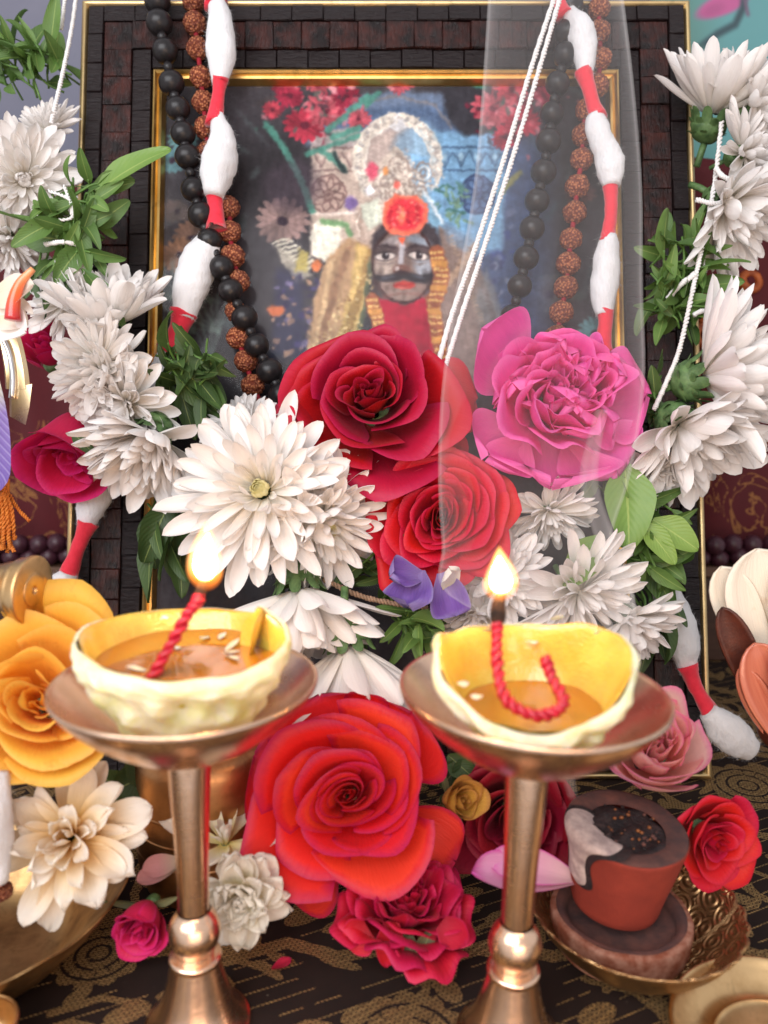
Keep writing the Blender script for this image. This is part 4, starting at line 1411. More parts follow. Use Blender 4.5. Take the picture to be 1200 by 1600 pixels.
leaf_bunch(garl, base, 45, 105, 31.3, [(0, 1, .3), (-.7, .5, .4), (.7, .4, .4), (.2, -.6, .4)], 26, 74, 1, M_LEAF, (55, 30))
leaf_bunch(garl, base, 112, 345, 28.6, [(0, -1, .3), (-.4, -.8, .4), (.5, .4, .5), (.1, .9, .4), (.4, -.6, .4)], 34, 78, 2, M_LEAF, (34, 55))
leaf_bunch(garl, base, 92, 420, 28.8, [(-.3, -1, .3), (.3, -1, .3)], 14, 76, 3, M_LEAFD, (34, 26))
leaf_bunch(garl, base, 292, 580, 27.9, [(.5, -.8, .4), (.2, -1, .4), (.6, .1, .5), (-.2, .5, .5)], 30, 84, 4, M_LEAFD, (34, 34))
leaf_bunch(garl, base, 262, 800, 28.0, [(-.1, -1, .2), (.15, -1, .2)], 8, 112, 5, M_LEAFD, (36, 22), fan=.3)
leaf_bunch(garl, base, 655, 975, 26.4, [(.2, -.6, .7), (-.5, .2, .7), (.6, .3, .6), (-.2, -.7, .6)], 16, 62, 6, M_LEAF, (40, 22))
leaf_bunch(garl, base, 600, 890, 27.0, [(.6, .2, .3), (-.6, -.2, .3), (.2, -.8, .3)], 10, 62, 7, M_LEAFD, (40, 20))
leaf_bunch(garl, base, 1010, 838, 27.2, [(.4, -.8, .4), (.6, -.3, .4), (0, -1, .4), (.8, .1, .3)], 26, 88, 8, M_LEAF, (34, 48))
leaf_bunch(garl, base, 1022, 950, 27.4, [(.1, -1, .3), (-.2, -1, .3)], 9, 84, 9, M_LEAFD, (20, 22), fan=.5)
leaf_bunch(garl, base, 1062, 440, 28.4, [(-.6, .3, .5), (.3, .8, .4), (-.3, -.8, .4), (.6, 0, .5), (0, -1, .3)], 40, 74, 10, M_LEAF, (34, 62))
leaf_bunch(garl, base, 1030, 620, 27.8, [(0, -1, .3), (-.3, .5, .4)], 8, 60, 11, M_LEAFD, (18, 34))
bl = leaf_bunch(garl, base, 950, 745, 27.0, [(0.2, -1, .4)], 4, 60, 12, M_LEAF, (20, 14))
bb = P(950, 745, 27.0)
big_leaf(bl, bb, (975, 722), (982, 856), 26.2, 25.9, 82, 1, label="broad pale green leaf hanging straight down", face=(0.05, .1, 1))
big_leaf(bl, bb, (936, 838), (882, 916), 25.4, 25.1, 56, 2, label="pale green leaf slanting down to the left")
big_leaf(bl, bb, (1020, 812), (1088, 858), 26.2, 26.0, 52, 3)
big_leaf(bl, bb, (1002, 815), (1052, 880), 26.0, 25.8, 40, 4)
b2 = leaf_bunch(garl, base, 1085, 470, 28.0, [(1, .1, .3)], 3, 50, 13, M_LEAF, (20, 14))
big_leaf(b2, P(1085, 470, 28.0), (1078, 490), (1158, 466), 27.6, 27.4, 40, 5, label="yellowish leaf with dark spots pointing right", curl=.3)
b3 = leaf_bunch(garl, base, 140, 300, 28.4, [(1, .2, .3)], 4, 60, 14, M_LEAF, (14, 20))
bb = P(140, 300, 28.4)
big_leaf(b3, bb, (150, 300), (264, 237), 28.2, 28.6, 52, 6, label="single leaf reaching right across the frame's gold edge", face=(-.2, .5, 1))
big_leaf(b3, bb, (128, 420), (192, 512), 27.6, 27.2, 34, 7, M_LEAF, face=(.6, .4, .8))
big_leaf(b3, bb, (112, 674), (150, 712), 26.0, 25.9, 22, 8, M_LEAFD)
big_leaf(b3, bb, (135, 310), (170, 330), 28.0, 27.8, 24, 9, M_LEAF)

# strings of the garland
def cord(pts, rpx, turns=14, name="string", mat=None):
    ws = [P(*q) - base for q in pts]
    o_ = obj(name, rope(catmull(ws, 8), cm(rpx, pts[0][2]), turns).mesh("string", mat or M_STRING), garl)
    return o_


cord([(121, -20, 31), (112, 45, 30.8), (98, 115, 30.2), (80, 192, 29.6)], 2.9, 28)
cord([(103, -20, 31), (99, 20, 31), (96, 46, 31)], 2.6, 10)
cord([(872, -20, 29.2), (832, 100, 28.8), (790, 240, 28.4), (745, 380, 28.0), (705, 495, 27.4), (684, 570, 27.0)], 3.6, 60)
cord([(880, -20, 29.2), (845, 100, 28.8), (800, 250, 28.4), (757, 385, 28.0), (722, 490, 27.4), (693, 582, 27.0)], 3.6, 60)
cord([(1128, 190, 28.6), (1116, 290, 28.0), (1098, 380, 27.6), (1082, 455, 27.4), (1062, 545, 27.2), (1040, 600, 27.0), (1022, 640, 27)], 3.4, 46)
cord([(1086, 428, 27.4), (1060, 448, 27.6), (1044, 466, 27.8)], 4.2, 8)
cord([(1084, 492, 27.5), (1098, 486, 27.4), (1114, 490, 27.5)], 3.6, 6)
cord([(1146, 310, 27.6), (1118, 318, 27.6), (1088, 312, 27.8)], 3.6, 7)
cord([(1118, 262, 27.8), (1130, 276, 27.6), (1150, 284, 27.8)], 3.6, 6)
cord([(76, 298, 28.4), (108, 312, 28), (112, 340, 28), (70, 345, 28.2)], 2.4, 10)
cord([(70, 382, 28), (98, 378, 27.8), (120, 382, 28)], 3.4, 8)
cord([(100, 290, 28.2), (110, 318, 28), (112, 335, 28)], 2.4, 6)
cord([(505, 905, 25.6), (560, 930, 25.4), (610, 942, 25.4), (668, 950, 25.6)], 4.0, 14, mat=simple_mat("brown_string", sr(150, 122, 100), sr(120, 96, 76), 5, 0.8))

# ------------------------------------------------------------------ roses
def rose_petal(R, t, rn, th, P_):
    """one petal shell of a rose whose axis is +z; t 0 heart .. 1 outermost"""
    nu, nv = 17, 17
    u1 = 1 - (1 - np.linspace(0, 1, nu)) ** 1.4
    u = u1[:, None] * np.ones((1, nv))
    v = np.ones((nu, 1)) * np.linspace(-1, 1, nv)[None]
    lift = P_.get('lift', 1.0)
    L = R * (0.52 + P_.get('grow', 0.50) * t) * rn.uniform(0.94, 1.06)
    a0 = R_(78 - P_.get('open', 52) * t ** 0.9) * lift
    a1 = R_(P_.get('in0', 104) - P_.get('in1', 42) * t) * lift
    a0 += rn.gauss(0, .07) * min(1, t * 2)
    a1 += rn.gauss(0, .10) * min(1, t * 2)
    r0 = R * (0.035 + 0.24 * t)
    z0 = R * (0.10 - 0.20 * t)
    reflex = R_(P_.get('reflex', 62) * 1.25) * max(0, t - 0.12) ** 0.9 * rn.uniform(.6, 1.25)
    edge = 1 - P_.get('round', 0.20) * np.abs(v) ** 2.4 + P_.get('point', 0.05) * np.maximum(0, 1 - np.abs(v) * 3)
    ue = u * edge
    ang = a0 + (a1 - a0) * ue ** 0.8 - reflex * np.clip((ue - 0.62) / 0.38, 0, 1) ** 1.4 * (0.7 + 0.3 * np.cos(v * 2 + rn.uniform(-1, 1)))
    ang = ang - P_.get('lip', 1.1) * min(1, t * 3 + .15) * np.clip((u - 0.84) / 0.16, 0, 1) ** 1.6 * (0.65 + 0.35 * np.sin(v * 2.6 + th))
    ds = (L * np.diff(u1))[:, None] * edge[1:]
    rho = r0 + np.vstack([np.zeros((1, nv)), np.cumsum(np.cos((ang[1:] + ang[:-1]) / 2) * ds, 0)])
    z = z0 + np.vstack([np.zeros((1, nv)), np.cumsum(np.sin((ang[1:] + ang[:-1]) / 2) * ds, 0)])
    half = (P_.get('wrap0', 1.75) + (P_.get('wrap1', 0.72) - P_.get('wrap0', 1.75)) * t ** 0.6) * rn.uniform(0.78, 1.18)
    shape = 0.62 + 0.38 * np.sin(np.clip(u / 0.62, 0, 1) * PI / 2)
    phi = th + v * half * shape
    rho = np.maximum(rho, 0.012 * R) * (1 + P_.get('spiral', 0.13) * v * (1 - 0.3 * t))
    rf = P_.get('ruffle', 0.03) * R
    f1, f2 = rn.uniform(1.6, 2.8) * P_.get('rfreq', 1), rn.uniform(3.2, 5) * P_.get('rfreq', 1)
    p1, p2 = rn.random() * 6, rn.random() * 6
    w1 = np.sin(v * f1 + p1) * 0.6 + np.sin(v * f2 + p2 + u * 2) * 0.45
    rho = rho + rf * u ** 1.5 * w1
    z = z + 0.6 * rf * u ** 2 * np.sin(v * f2 + p1)
    ec = P_.get('ecc', 1.0) * (0.62 + 0.38 * min(1, t * 1.4))
    V = np.stack([rho * np.cos(phi), rho * np.sin(phi) * ec, z], -1).reshape(-1, 3)
    ir = P_.get('irr', 0.055) * 1.35 * R
    sd = P_['seed'] * 7
    V = V + ir * np.stack([wob(V / R, sd, 1.9, 4), wob(V / R, sd + 1, 1.9, 4), wob(V / R, sd + 2, 1.7, 4)], -1) * np.clip(np.hypot(V[:, 0], V[:, 1]) / R * 1.6, .25, 1)[:, None]
    cr = P_.get('crinkle', 0.014) * R
    V = V + cr * np.stack([wob(V / R, sd + 4 + int(t * 40), 6.5, 5), wob(V / R, sd + 5 + int(t * 40), 6.5, 5), wob(V / R, sd + 6 + int(t * 40), 6.5, 5)], -1) * u.reshape(-1)[:, None]
    return V, gridf(nu, nv), np.stack([(v + 1) / 2, u], -1).reshape(-1, 2)


def rose(name, label, pos, axis, R, n, mat, seed, cat="rose", roll=0.0, sepals=0, group=None, hmat=None, heart=0.3, sep_mat=None, **P_):
    rn = random.Random(seed)
    P_['seed'] = seed
    ROLL[0] = roll
    t = thing(name, label, cat, M=TR(pos, axis, roll), group=group)
    for i in range(n):
        q = i / (n - 1)
        me = mesh("petal", *rose_petal(R, q ** P_.get('dist', 0.9), rn, i * 2.39996 * P_.get('ga', 1) + rn.uniform(-.25, .25), P_)[:2], hmat if (hmat and q < heart) else mat, petal_uv)
        obj("petal", me, t)
    # receptacle and sepals behind
    Vl, Fl, Ul = lathe(smooth_prof([(0.01, -0.46), (0.12, -0.43), (0.17, -0.32), (0.18, -0.2), (0.05, -0.12)], 4) * R, 16)
    obj("receptacle", mesh("receptacle", Vl, Fl, M_CALYX, Ul), t)
    for i in range(sepals):
        a = i / sepals * 2 * PI + rn.uniform(-.2, .2)
        V, Fc, U = petal_pts(R * 0.95, R * 0.26, 9, 5, 0.2, rn.uniform(-1.2, .2), 1.2, 0.4, 0, 0, 0.3, 0.5, 0.03, i, rn.uniform(-.5, .5), lobe=1.1)
        obj("sepal", mesh("sepal", V, Fc, sep_mat or M_SEPAL, U), t, Matrix.Rotation(a, 4, 'Z') @ Matrix.Translation((0.18 * R, 0, -0.14 * R)))
    return t


ROLL = [0.0]


def _puv():
    u, v = np.meshgrid(1 - (1 - np.linspace(0, 1, 17)) ** 1.4, np.linspace(0, 1, 17), indexing='ij')
    return np.stack([v, u], -1).reshape(-1, 2)


petal_uv = _puv()


def loose_petal(t, M, L, W, mat, seed, **kw):
    V, Fc, U = petal_pts(L, W, 14, 9, seed=seed, **kw)
    return obj("petal", mesh("petal", V, Fc, mat, U), t, M)


def facing(t, az, r, z, pitch, tw=0.0):
    """matrix of an extra outer petal on a rose"""
    return Matrix.Rotation(az - ROLL[0], 4, 'Z') @ Matrix.Translation((r, 0, z)) @ Matrix.Rotation(-pitch, 4, 'Y') @ Matrix.Rotation(tw, 4, 'X')


M_CRIM = petal_mat("crimson_petal", (0.20, 0.001, 0.010), (0.42, 0.003, 0.020), 0.14, 0.55, 0.14, edge=(0.40, 0.006, 0.05), var=0.12, sheen=0.03)
M_RED = petal_mat("red_petal", (0.38, 0.002, 0.012), (0.62, 0.008, 0.024), 0.22, 0.55, 0.12, edge=(0.50, 0.01, 0.05), var=0.1, sheen=0.03)
M_ORED = petal_mat("orange_red_petal", (0.80, 0.012, 0.012), (0.90, 0.035, 0.028), 0.34, 0.5, 0.10, edge=(0.42, 0.010, 0.10), var=0.08, sheen=0.03)
M_PINK = petal_mat("pink_petal", (0.84, 0.26, 0.50), (0.86, 0.10, 0.42), 0.38, 0.5, 0.18, edge=(0.88, 0.20, 0.52), var=0.14, sheen=0.03)
M_MAG = petal_mat("magenta_petal", (0.46, 0.01, 0.06), (0.62, 0.012, 0.10), 0.22, 0.55, 0.16, edge=(0.62, 0.02, 0.20), var=0.14, sheen=0.03)
M_CARM = petal_mat("carmine_petal", (0.34, 0.003, 0.02), (0.52, 0.006, 0.035), 0.24, 0.55, 0.18, edge=(0.55, 0.012, 0.09), var=0.16)
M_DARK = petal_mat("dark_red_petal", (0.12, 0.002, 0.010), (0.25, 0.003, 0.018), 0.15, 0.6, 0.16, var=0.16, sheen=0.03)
M_YEL = petal_mat("yellow_petal", (0.90, 0.38, 0.02), (0.92, 0.54, 0.075), 0.42, 0.5, 0.10, edge=(0.80, 0.46, 0.09), var=0.08, wear=(0.62, 0.27, 0.04))
M_PEACH = petal_mat("salmon_petal", (0.92, 0.46, 0.36), (0.94, 0.64, 0.58), 0.48, 0.55, 0.14, edge=(0.80, 0.13, 0.36), var=0.14)
M_DRY = petal_mat("dried_yellow_petal", (0.62, 0.26, 0.03), (0.60, 0.30, 0.05), 0.2, 0.65, 0.2, edge=(0.34, 0.12, 0.03), var=0.12, wear=(0.30, 0.10, 0.02))

# upper crimson rose
t = rose("rose", "large crimson rose tucked in front of the print, left of the pink rose", P(584, 642, 27.0), ax((-.10, .30, 1)), cm(132, 27), 29, M_CRIM, 31, roll=.4, ruffle=.06, reflex=60, open=52, wrap1=.92, spiral=.2, dist=1.15, irr=.08)
Rr = cm(132, 27)
loose_petal(t, facing(t, 3.35, .55 * Rr, -.2 * Rr, .30), Rr * .80, Rr * .70, M_CRIM, 1, curl=-.5, cup=.3, ruffle=.05)
loose_petal(t, facing(t, 0.15, .5 * Rr, -.1 * Rr, .30), Rr * .75, Rr * 1.0, M_CRIM, 2, curl=-.9, cup=.2, ruffle=.05)
loose_petal(t, facing(t, 4.9, .5 * Rr, -.2 * Rr, .3), Rr * .62, Rr * 1.2, M_CRIM, 3, curl=-.8, cup=.2, ruffle=.05)
loose_petal(t, facing(t, 5.5, .5 * Rr, -.1 * Rr, .3), Rr * .75, Rr * 1.0, M_CRIM, 4, curl=-.8, cup=.2, ruffle=.05)
# lower red rose
rose("rose", "flat red rose below the crimson rose, half behind the smoke", P(684, 815, 26.4), ax((.02, .10, 1)), cm(100, 26.4), 46, M_RED, 32, roll=1.4, ruffle=.05, reflex=34, open=62, in1=62, grow=.55, wrap1=.62, spiral=.14, dist=.85, irr=.07)
# pink full rose behind the smoke
t = rose("rose", "bright pink ruffled rose behind the smoke, right of the crimson rose", P(862, 628, 27.0), ax((.10, .15, 1)), cm(126, 27), 36, M_PINK, 33, roll=2.2, ruffle=.10, rfreq=1.5, reflex=6, open=50, in0=112, in1=22, wrap0=.85, wrap1=.74, spiral=.34, dist=.8, irr=.10, round=.34)
Rr = cm(130, 27)
loose_petal(t, facing(t, 2.55, .45 * Rr, .0 * Rr, .55), Rr * .95, Rr * 1.15, M_PINK, 11, curl=.4, cup=.22, ruffle=.03, wmax=.62, lobe=2.4)
loose_petal(t, facing(t, 4.55, .42 * Rr, -.05 * Rr, .25), Rr * .85, Rr * 1.6, M_PINK, 12, curl=.8, cup=.35, ruffle=.07, wmax=.66, lobe=2.6, notch=.06)
loose_petal(t, facing(t, 3.85, .52 * Rr, -.0 * Rr, .20), Rr * .82, Rr * 1.0, M_PINK, 13, curl=.9, cup=.4, ruffle=.07, wmax=.66, lobe=2.6, notch=.06)
loose_petal(t, facing(t, 5.3, .45 * Rr, -.05 * Rr, .3), Rr * .8, Rr * 1.2, M_PINK, 14, curl=.6, cup=.4, ruffle=.07, wmax=.66, lobe=2.6, notch=.06)
loose_petal(t, facing(t, 0.0, .45 * Rr, -.05 * Rr, .4), Rr * .75, Rr * 1.2, M_PINK, 15, curl=.6, cup=.4, ruffle=.08, wmax=.66, lobe=2.6, notch=.06)
rn = random.Random(77)
for i in range(18):
    a_, r_ = rn.uniform(0, 6.28), .46 * rn.random() ** .6
    loose_petal(t, facing(t, a_, r_ * Rr, (.22 - .1 * r_) * Rr, 1.5 - r_ * 1.0 + rn.gauss(0, .2), rn.uniform(-1.2, 1.2)), Rr * rn.uniform(.36, .54), Rr * rn.uniform(.50, .74), M_PINK, 200 + i, curl=rn.uniform(-.6, .8), cup=rn.uniform(.2, .6), ruffle=.11, wmax=.75, lobe=3.5, notch=.12)
# big orange red rose on the table
t = rose("rose", "big orange red rose standing between the two brass lamps", P(548, 1240, 21.8), ax((-.06, .34, 1)), cm(142, 21.8), 31, M_ORED, 34, roll=.55, ruffle=.03, reflex=46, open=50, in1=42, wrap0=1.9, wrap1=.98, spiral=.22, dist=1.1, irr=.07, ecc=.9)
Rr = cm(142, 21.8)
loose_petal(t, facing(t, 4.05, .55 * Rr, -.30 * Rr, .10), Rr * .78, Rr * 1.2, M_ORED, 21, curl=-1.0, cup=.15, ruffle=.03)
loose_petal(t, facing(t, 5.75, .50 * Rr, -.20 * Rr, .20), Rr * .85, Rr * .85, M_ORED, 22, curl=-.8, cup=.2, ruffle=.04)
loose_petal(t, facing(t, 1.9, .45 * Rr, -.15 * Rr, .5), Rr * .75, Rr * 1.4, M_ORED, 23, curl=.1, cup=.25, ruffle=.03)
loose_petal(t, facing(t, 0.9, .45 * Rr, -.15 * Rr, .5), Rr * .75, Rr * 1.4, M_ORED, 24, curl=.1, cup=.25, ruffle=.03)
loose_petal(t, facing(t, 2.8, .45 * Rr, -.15 * Rr, .4), Rr * .75, Rr * 1.4, M_ORED, 25, curl=.0, cup=.25, ruffle=.03)
# yellow rose
rose("rose", "large yellow rose behind the left brass lamp at the photo's left edge", P(70, 1105, 20.6), ax((.20, .35, 1)), cm(150, 20.6), 24, M_YEL, 35, roll=2.6, ruffle=.05, reflex=52, open=44, in1=36, wrap0=1.5, wrap1=1.0, spiral=.22, ecc=1.12, irr=.055)
# crimson bud, left
rose("rose", "small crimson rosebud lying on the cloth beside the left lamp stem", P(232, 1425, 20.2), ax((-.15, -.45, 1)), cm(66, 20.2), 18, M_MAG, 36, roll=.8, ruffle=.05, reflex=45, open=34, in1=22, sepals=3, wrap1=1.0)
# magenta red faded rose in front
t = rose("rose", "faded magenta red rose lying on its side, its dry sepals showing", P(632, 1440, 20.6), ax((.12, .90, .40)), cm(104, 20.4), 42, M_CARM, 37, roll=1.0, ruffle=.10, rfreq=1.6, reflex=50, open=62, in1=70, wrap1=.6, ecc=.9)
Rr = cm(98, 20.4)
pt = P(618, 1440, 19.9)
for (p0, p1, wpx, mt, sd) in (((612, 1440), (606, 1516), 46, M_CARM, 1), ((640, 1462), (642, 1506), 24, M_SEPAL, 2), ((672, 1458), (652, 1504), 30, M_SEPAL, 3), ((690, 1440), (728, 1478), 50, M_CARM, 4), ((575, 1450), (540, 1478), 60, M_CARM, 5)):
    a0_, a1_ = P(*p0, 19.6), P(*p1, 19.35)
    dr = a1_ - a0_
    a = dr.normalized()
    y = ax((0, .2, 1)).cross(a).normalized()
    M = Matrix((a, y, a.cross(y))).transposed().to_4x4()
    M.translation = a0_
    V, Fc, U = petal_pts(dr.length, cm(wpx, 19.6), 10, 7, 0, -.4, 1.2, .4, 0, 0, .45, .5, .05, sd, lobe=1.4)
    obj("petal" if mt is M_CARM else "sepal", mesh("petal", V, Fc, mt, U), t, t.matrix_basis.inverted() @ M)
# dark red rose behind the right lamp
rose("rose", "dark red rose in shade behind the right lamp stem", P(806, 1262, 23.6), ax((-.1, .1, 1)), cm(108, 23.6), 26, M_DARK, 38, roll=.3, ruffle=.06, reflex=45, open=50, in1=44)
# salmon rose
rose("rose", "crumpled salmon pink rose behind the clay incense cup", P(1022, 1180, 23.0), ax((-.12, .50, .85)), cm(128, 23), 26, M_PEACH, 39, roll=.9, ruffle=.07, rfreq=1.3, reflex=10, open=40, in0=112, in1=20, wrap1=1.0, ecc=.82)
# bright red flower right of the cup
rose("rose", "bright red rose lying right of the clay incense cup", P(1098, 1300, 21.8), ax((.25, -.05, 1)), cm(76, 21.8), 24, M_RED, 40, roll=.3, ruffle=.05, reflex=55, open=55, in1=50)
# dried yellow bud
rose("rosebud", "dried yellow rosebud with brown edges beside the big orange red rose", P(706, 1250, 22.4), ax((.55, .25, .75)), cm(54, 22.4), 12, M_DRY, 41, cat="rosebud", roll=.3, ruffle=.05, reflex=20, open=22, in1=18, sepals=4, wrap1=1.2, lift=1.0)
# magenta rose hanging at the left
t = rose("rose", "magenta rose hanging upside down at the frame's left edge", P(132, 668, 28.8), ax((-.12, -.75, .65)), cm(92, 28.8), 18, M_MAG, 42, roll=.3, ruffle=.03, reflex=15, open=30, in0=100, in1=14, wrap1=1.15, grow=.85, irr=.06)
rose("rose", "magenta rose half hidden behind the left chrysanthemums", P(76, 560, 29.6), ax((.1, .5, .8)), cm(62, 29.6), 14, M_MAG, 43, roll=.3, ruffle=.04, reflex=35, open=36, in1=26)
# pink and white petal under the right lamp
t = thing("loose_petal", "single pink and white petal curled behind the right lamp stem", "petal", P(800, 1375, 20.9))
M_PW = petal_mat("pink_white_petal", (0.84, 0.62, 0.62), (0.80, 0.36, 0.58), 0.3, 0.5, 0.1, edge=(0.72, 0.03, 0.42))
for (p0, p1, wpx, cu, fc) in (((905, 1375), (728, 1385), 70, .5, (0, .9, .5)), ((900, 1372), (770, 1340), 56, -.4, (0, .6, .8))):
    a0_, a1_ = P(*p0, 20.8), P(*p1, 20.4)
    dr = a1_ - a0_
    a = dr.normalized()
    y = ax(fc).cross(a).normalized()
    M = Matrix((a, y, a.cross(y))).transposed().to_4x4()
    M.translation = a0_ - t.location
    loose_petal(t, Matrix.Translation((0, 0, 0)) @ M, dr.length, cm(wpx, 20.6), M_PW, 3, curl=cu, cup=.6, ruffle=.05)


# white flowers low on the table
def wide_flower(name, label, pos, axis, R, seed, mat, n, Wd, roll=0, cat="flower", rings=4, ruffle=.07, group=None, el0=-.1, el1=1.2):
    rn = random.Random(seed)
    t = thing(name, label, cat, M=TR(pos, axis, roll), group=group)
    for i in range(n):
        q = i / (n - 1)
        kx = int(q * rings * 0.999) / max(1, rings - 1)
        Lp = R * (1.0 - .55 * kx) * rn.uniform(.85, 1.1)
        V, Fc, U = petal_pts(Lp, Lp * Wd * rn.uniform(.8, 1.2), 12, 9, rn.uniform(0, .3), rn.uniform(-.5, .7), 1.5, rn.uniform(.25, .8), .05, .5, .66, .3, ruffle, seed * 50 + i, rn.uniform(-.5, .5), rn.uniform(0, .12), 3.2)
        M = Matrix.Rotation(i * 2.39996 + rn.uniform(-.3, .3), 4, 'Z') @ Matrix.Translation((.05 * R, 0, .02 * R * i / n)) @ Matrix.Rotation(-(el0 + (el1 - el0) * kx + rn.gauss(0, .15)), 4, 'Y')
        obj("petal", mesh("petal", V, Fc, mat, U), t, M)
    Vl, Fl, Ul = lathe(smooth_prof([(.01, -.3), (.12, -.28), (.17, -.12), (.06, .02)], 4) * R, 14)
    obj("receptacle", mesh("receptacle", Vl, Fl, M_CALYX, Ul), t)
    return t


wide_flower("white_flower", "cream white flower with yellow heart in the brass bowl under the yellow rose", P(112, 1308, 19.9), ax((.0, .35, 1)), cm(128, 19.9), 7, M_CREAM, 46, .36, rings=4, el0=-.05, el1=1.05, ruffle=.12)
wide_flower("white_flower", "ruffled white flower leaning against the left lamp stem, right side", P(378, 1398, 19.9), ax((.02, .05, 1)), cm(82, 19.9), 8, M_CREAM2, 56, .6, rings=5, ruffle=.13, roll=1)
t = wide_flower("white_flower", "upright ivory petals sticking out above the ruffled white flower", P(352, 1318, 21.2), ax((.0, .9, .4)), cm(98, 21.2), 9, M_CREAM2, 14, .36, rings=2, ruffle=.03, el0=.3, el1=1.2)

# purple flower above the right lamp
M_PUR = petal_mat("purple_petal", (0.26, 0.18, 0.40), (0.17, 0.085, 0.36), 0.25, 0.55, 0.55, edge=(0.30, 0.24, 0.48), var=0.2)
t = thing("purple_flower", "small violet flower lying on the garland left of the right flame", "flower", P(668, 915, 25.0))
for (p0, p1, wpx, cu, sd) in (((655, 890), (640, 945), 74, .3, 1), ((690, 895), (712, 955), 64, -.3, 2), ((662, 900), (612, 900), 50, .4, 3), ((700, 930), (702, 886), 34, .5, 4)):
    a0_, a1_ = P(*p0, 25.0), P(*p1, 24.5)
    dr = a1_ - a0_
    a = dr.normalized()
    y = ax((0, .3, 1)).cross(a).normalized()
    M = Matrix((a, y, a.cross(y))).transposed().to_4x4()
    M.translation = a0_ - t.location
    loose_petal(t, M, dr.length * 1.1, cm(wpx, 25), M_PUR if sd < 4 else M_CREAM2, sd, curl=cu, cup=.45, ruffle=.15, wmax=.8, lobe=4, twist=.5)
# pinkish bracts near the bud
t = thing("pink_sepal", "pale pink and green sepals lying above the crimson rosebud", "sepals", P(248, 1352, 20.8))
M_PKS = petal_mat("pink_sepal", (0.42, 0.40, 0.26), (0.62, 0.30, 0.30), 0.25, 0.6, 0.15)
for (p0, p1, wpx, sd) in (((285, 1345), (222, 1362), 34, 1), ((280, 1352), (214, 1378), 30, 2)):
    a0_, a1_ = P(*p0, 20.9), P(*p1, 20.6)
    dr = a1_ - a0_
    a = dr.normalized()
    y = ax((0, .6, .8)).cross(a).normalized()
    M = Matrix((a, y, a.cross(y))).transposed().to_4x4()
    M.translation = a0_ - t.location
    loose_petal(t, M, dr.length, cm(wpx, 20.8), M_PKS, sd, curl=.3, cup=.5)

# ------------------------------------------------------------------ brass lamps
M_BRASS = metal_mat("lamp_brass", (0.90, 0.63, 0.46), 0.17, (3, 3, 26), (0.80, 0.52, 0.34), 0.12)
M_BRASS2 = metal_mat("bowl_brass", (0.74, 0.50, 0.25), 0.28, (2, 2, 30), (0.50, 0.30, 0.13), 0.10)
M_BRASSD = metal_mat("dark_brass", (0.46, 0.28, 0.12), 0.34, (2, 2, 20), (0.20, 0.11, 0.05), 0.2)


def lamp_stand(label, base, tilt=(0, 0)):
    M = Matrix.Translation(base) @ Matrix.Rotation(tilt[0], 4, 'Y') @ Matrix.Rotation(tilt[1], 4, 'X')
    t = thing("lamp_stand", label, "lamp stand", M=M, group="brass lamp stands")
    pf = smooth_prof([(1.22, 0.0), (1.22, 0.08), (1.14, 0.14), (0.98, 0.34), (0.83, 0.66), (0.71, 1.04), (0.61, 1.44), (0.55, 1.72)], 5)
    pf = np.vstack([pf, [(0.59, 1.73), (0.60, 1.78), (0.59, 1.84), (0.50, 1.86), (0.30, 1.87)]])
    obj("foot", mesh("foot", *lathe(pf, 56)[:2], M_BRASS, lathe(pf, 56)[2]), t)
    pf = smooth_prof([(0.40, 1.80), (0.44, 1.92), (0.44, 1.98), (0.52, 2.14), (0.60, 2.42), (0.53, 2.72), (0.42, 2.90), (0.38, 2.98)], 5)
    obj("knob", mesh("knob", *lathe(pf, 40)[:2], M_BRASS, lathe(pf, 40)[2]), t)
    pf = smooth_prof([(0.345, 2.88), (0.35, 3.2), (0.37, 4.2), (0.405, 5.2), (0.455, 6.2), (0.475, 6.62), (0.465, 6.72), (0.43, 6.76)], 5)
    obj("stem", mesh("stem", *lathe(pf, 40)[:2], M_BRASS, lathe(pf, 40)[2]), t)
    pf = np.vstack([smooth_prof([(0.02, 6.66), (0.45, 6.66), (0.54, 6.74), (1.0, 6.90), (1.7, 7.28), (2.3, 7.72), (2.72, 8.12), (2.93, 8.40)], 5), smooth_prof([(2.96, 8.46), (2.95, 8.52), (2.89, 8.52), (2.82, 8.42), (2.5, 8.08), (1.9, 7.58), (1.2, 7.22), (0.5, 7.06), (0.01, 7.04)], 4)])
    pf[:, 0] *= np.where(pf[:, 0] > .6, .955, 1.0)
    obj("plate", mesh("plate", *lathe(pf, 72)[:2], M_BRASS, lathe(pf, 72)[2]), t)
    return t


LB_ = Vector((-4.36, 16.1, 0))
RB_ = Vector((2.86, 15.75, -0.05))
lampL = lamp_stand("left brass lamp stand with slender stem, carrying the upright lemon lamp", LB_, (0.012, 0))
lampR = lamp_stand("right brass lamp stand with slender stem, carrying the tilted lemon lamp", RB_, (0.034, 0))
ML, MR = lampL.matrix_basis.copy(), lampR.matrix_basis.copy()

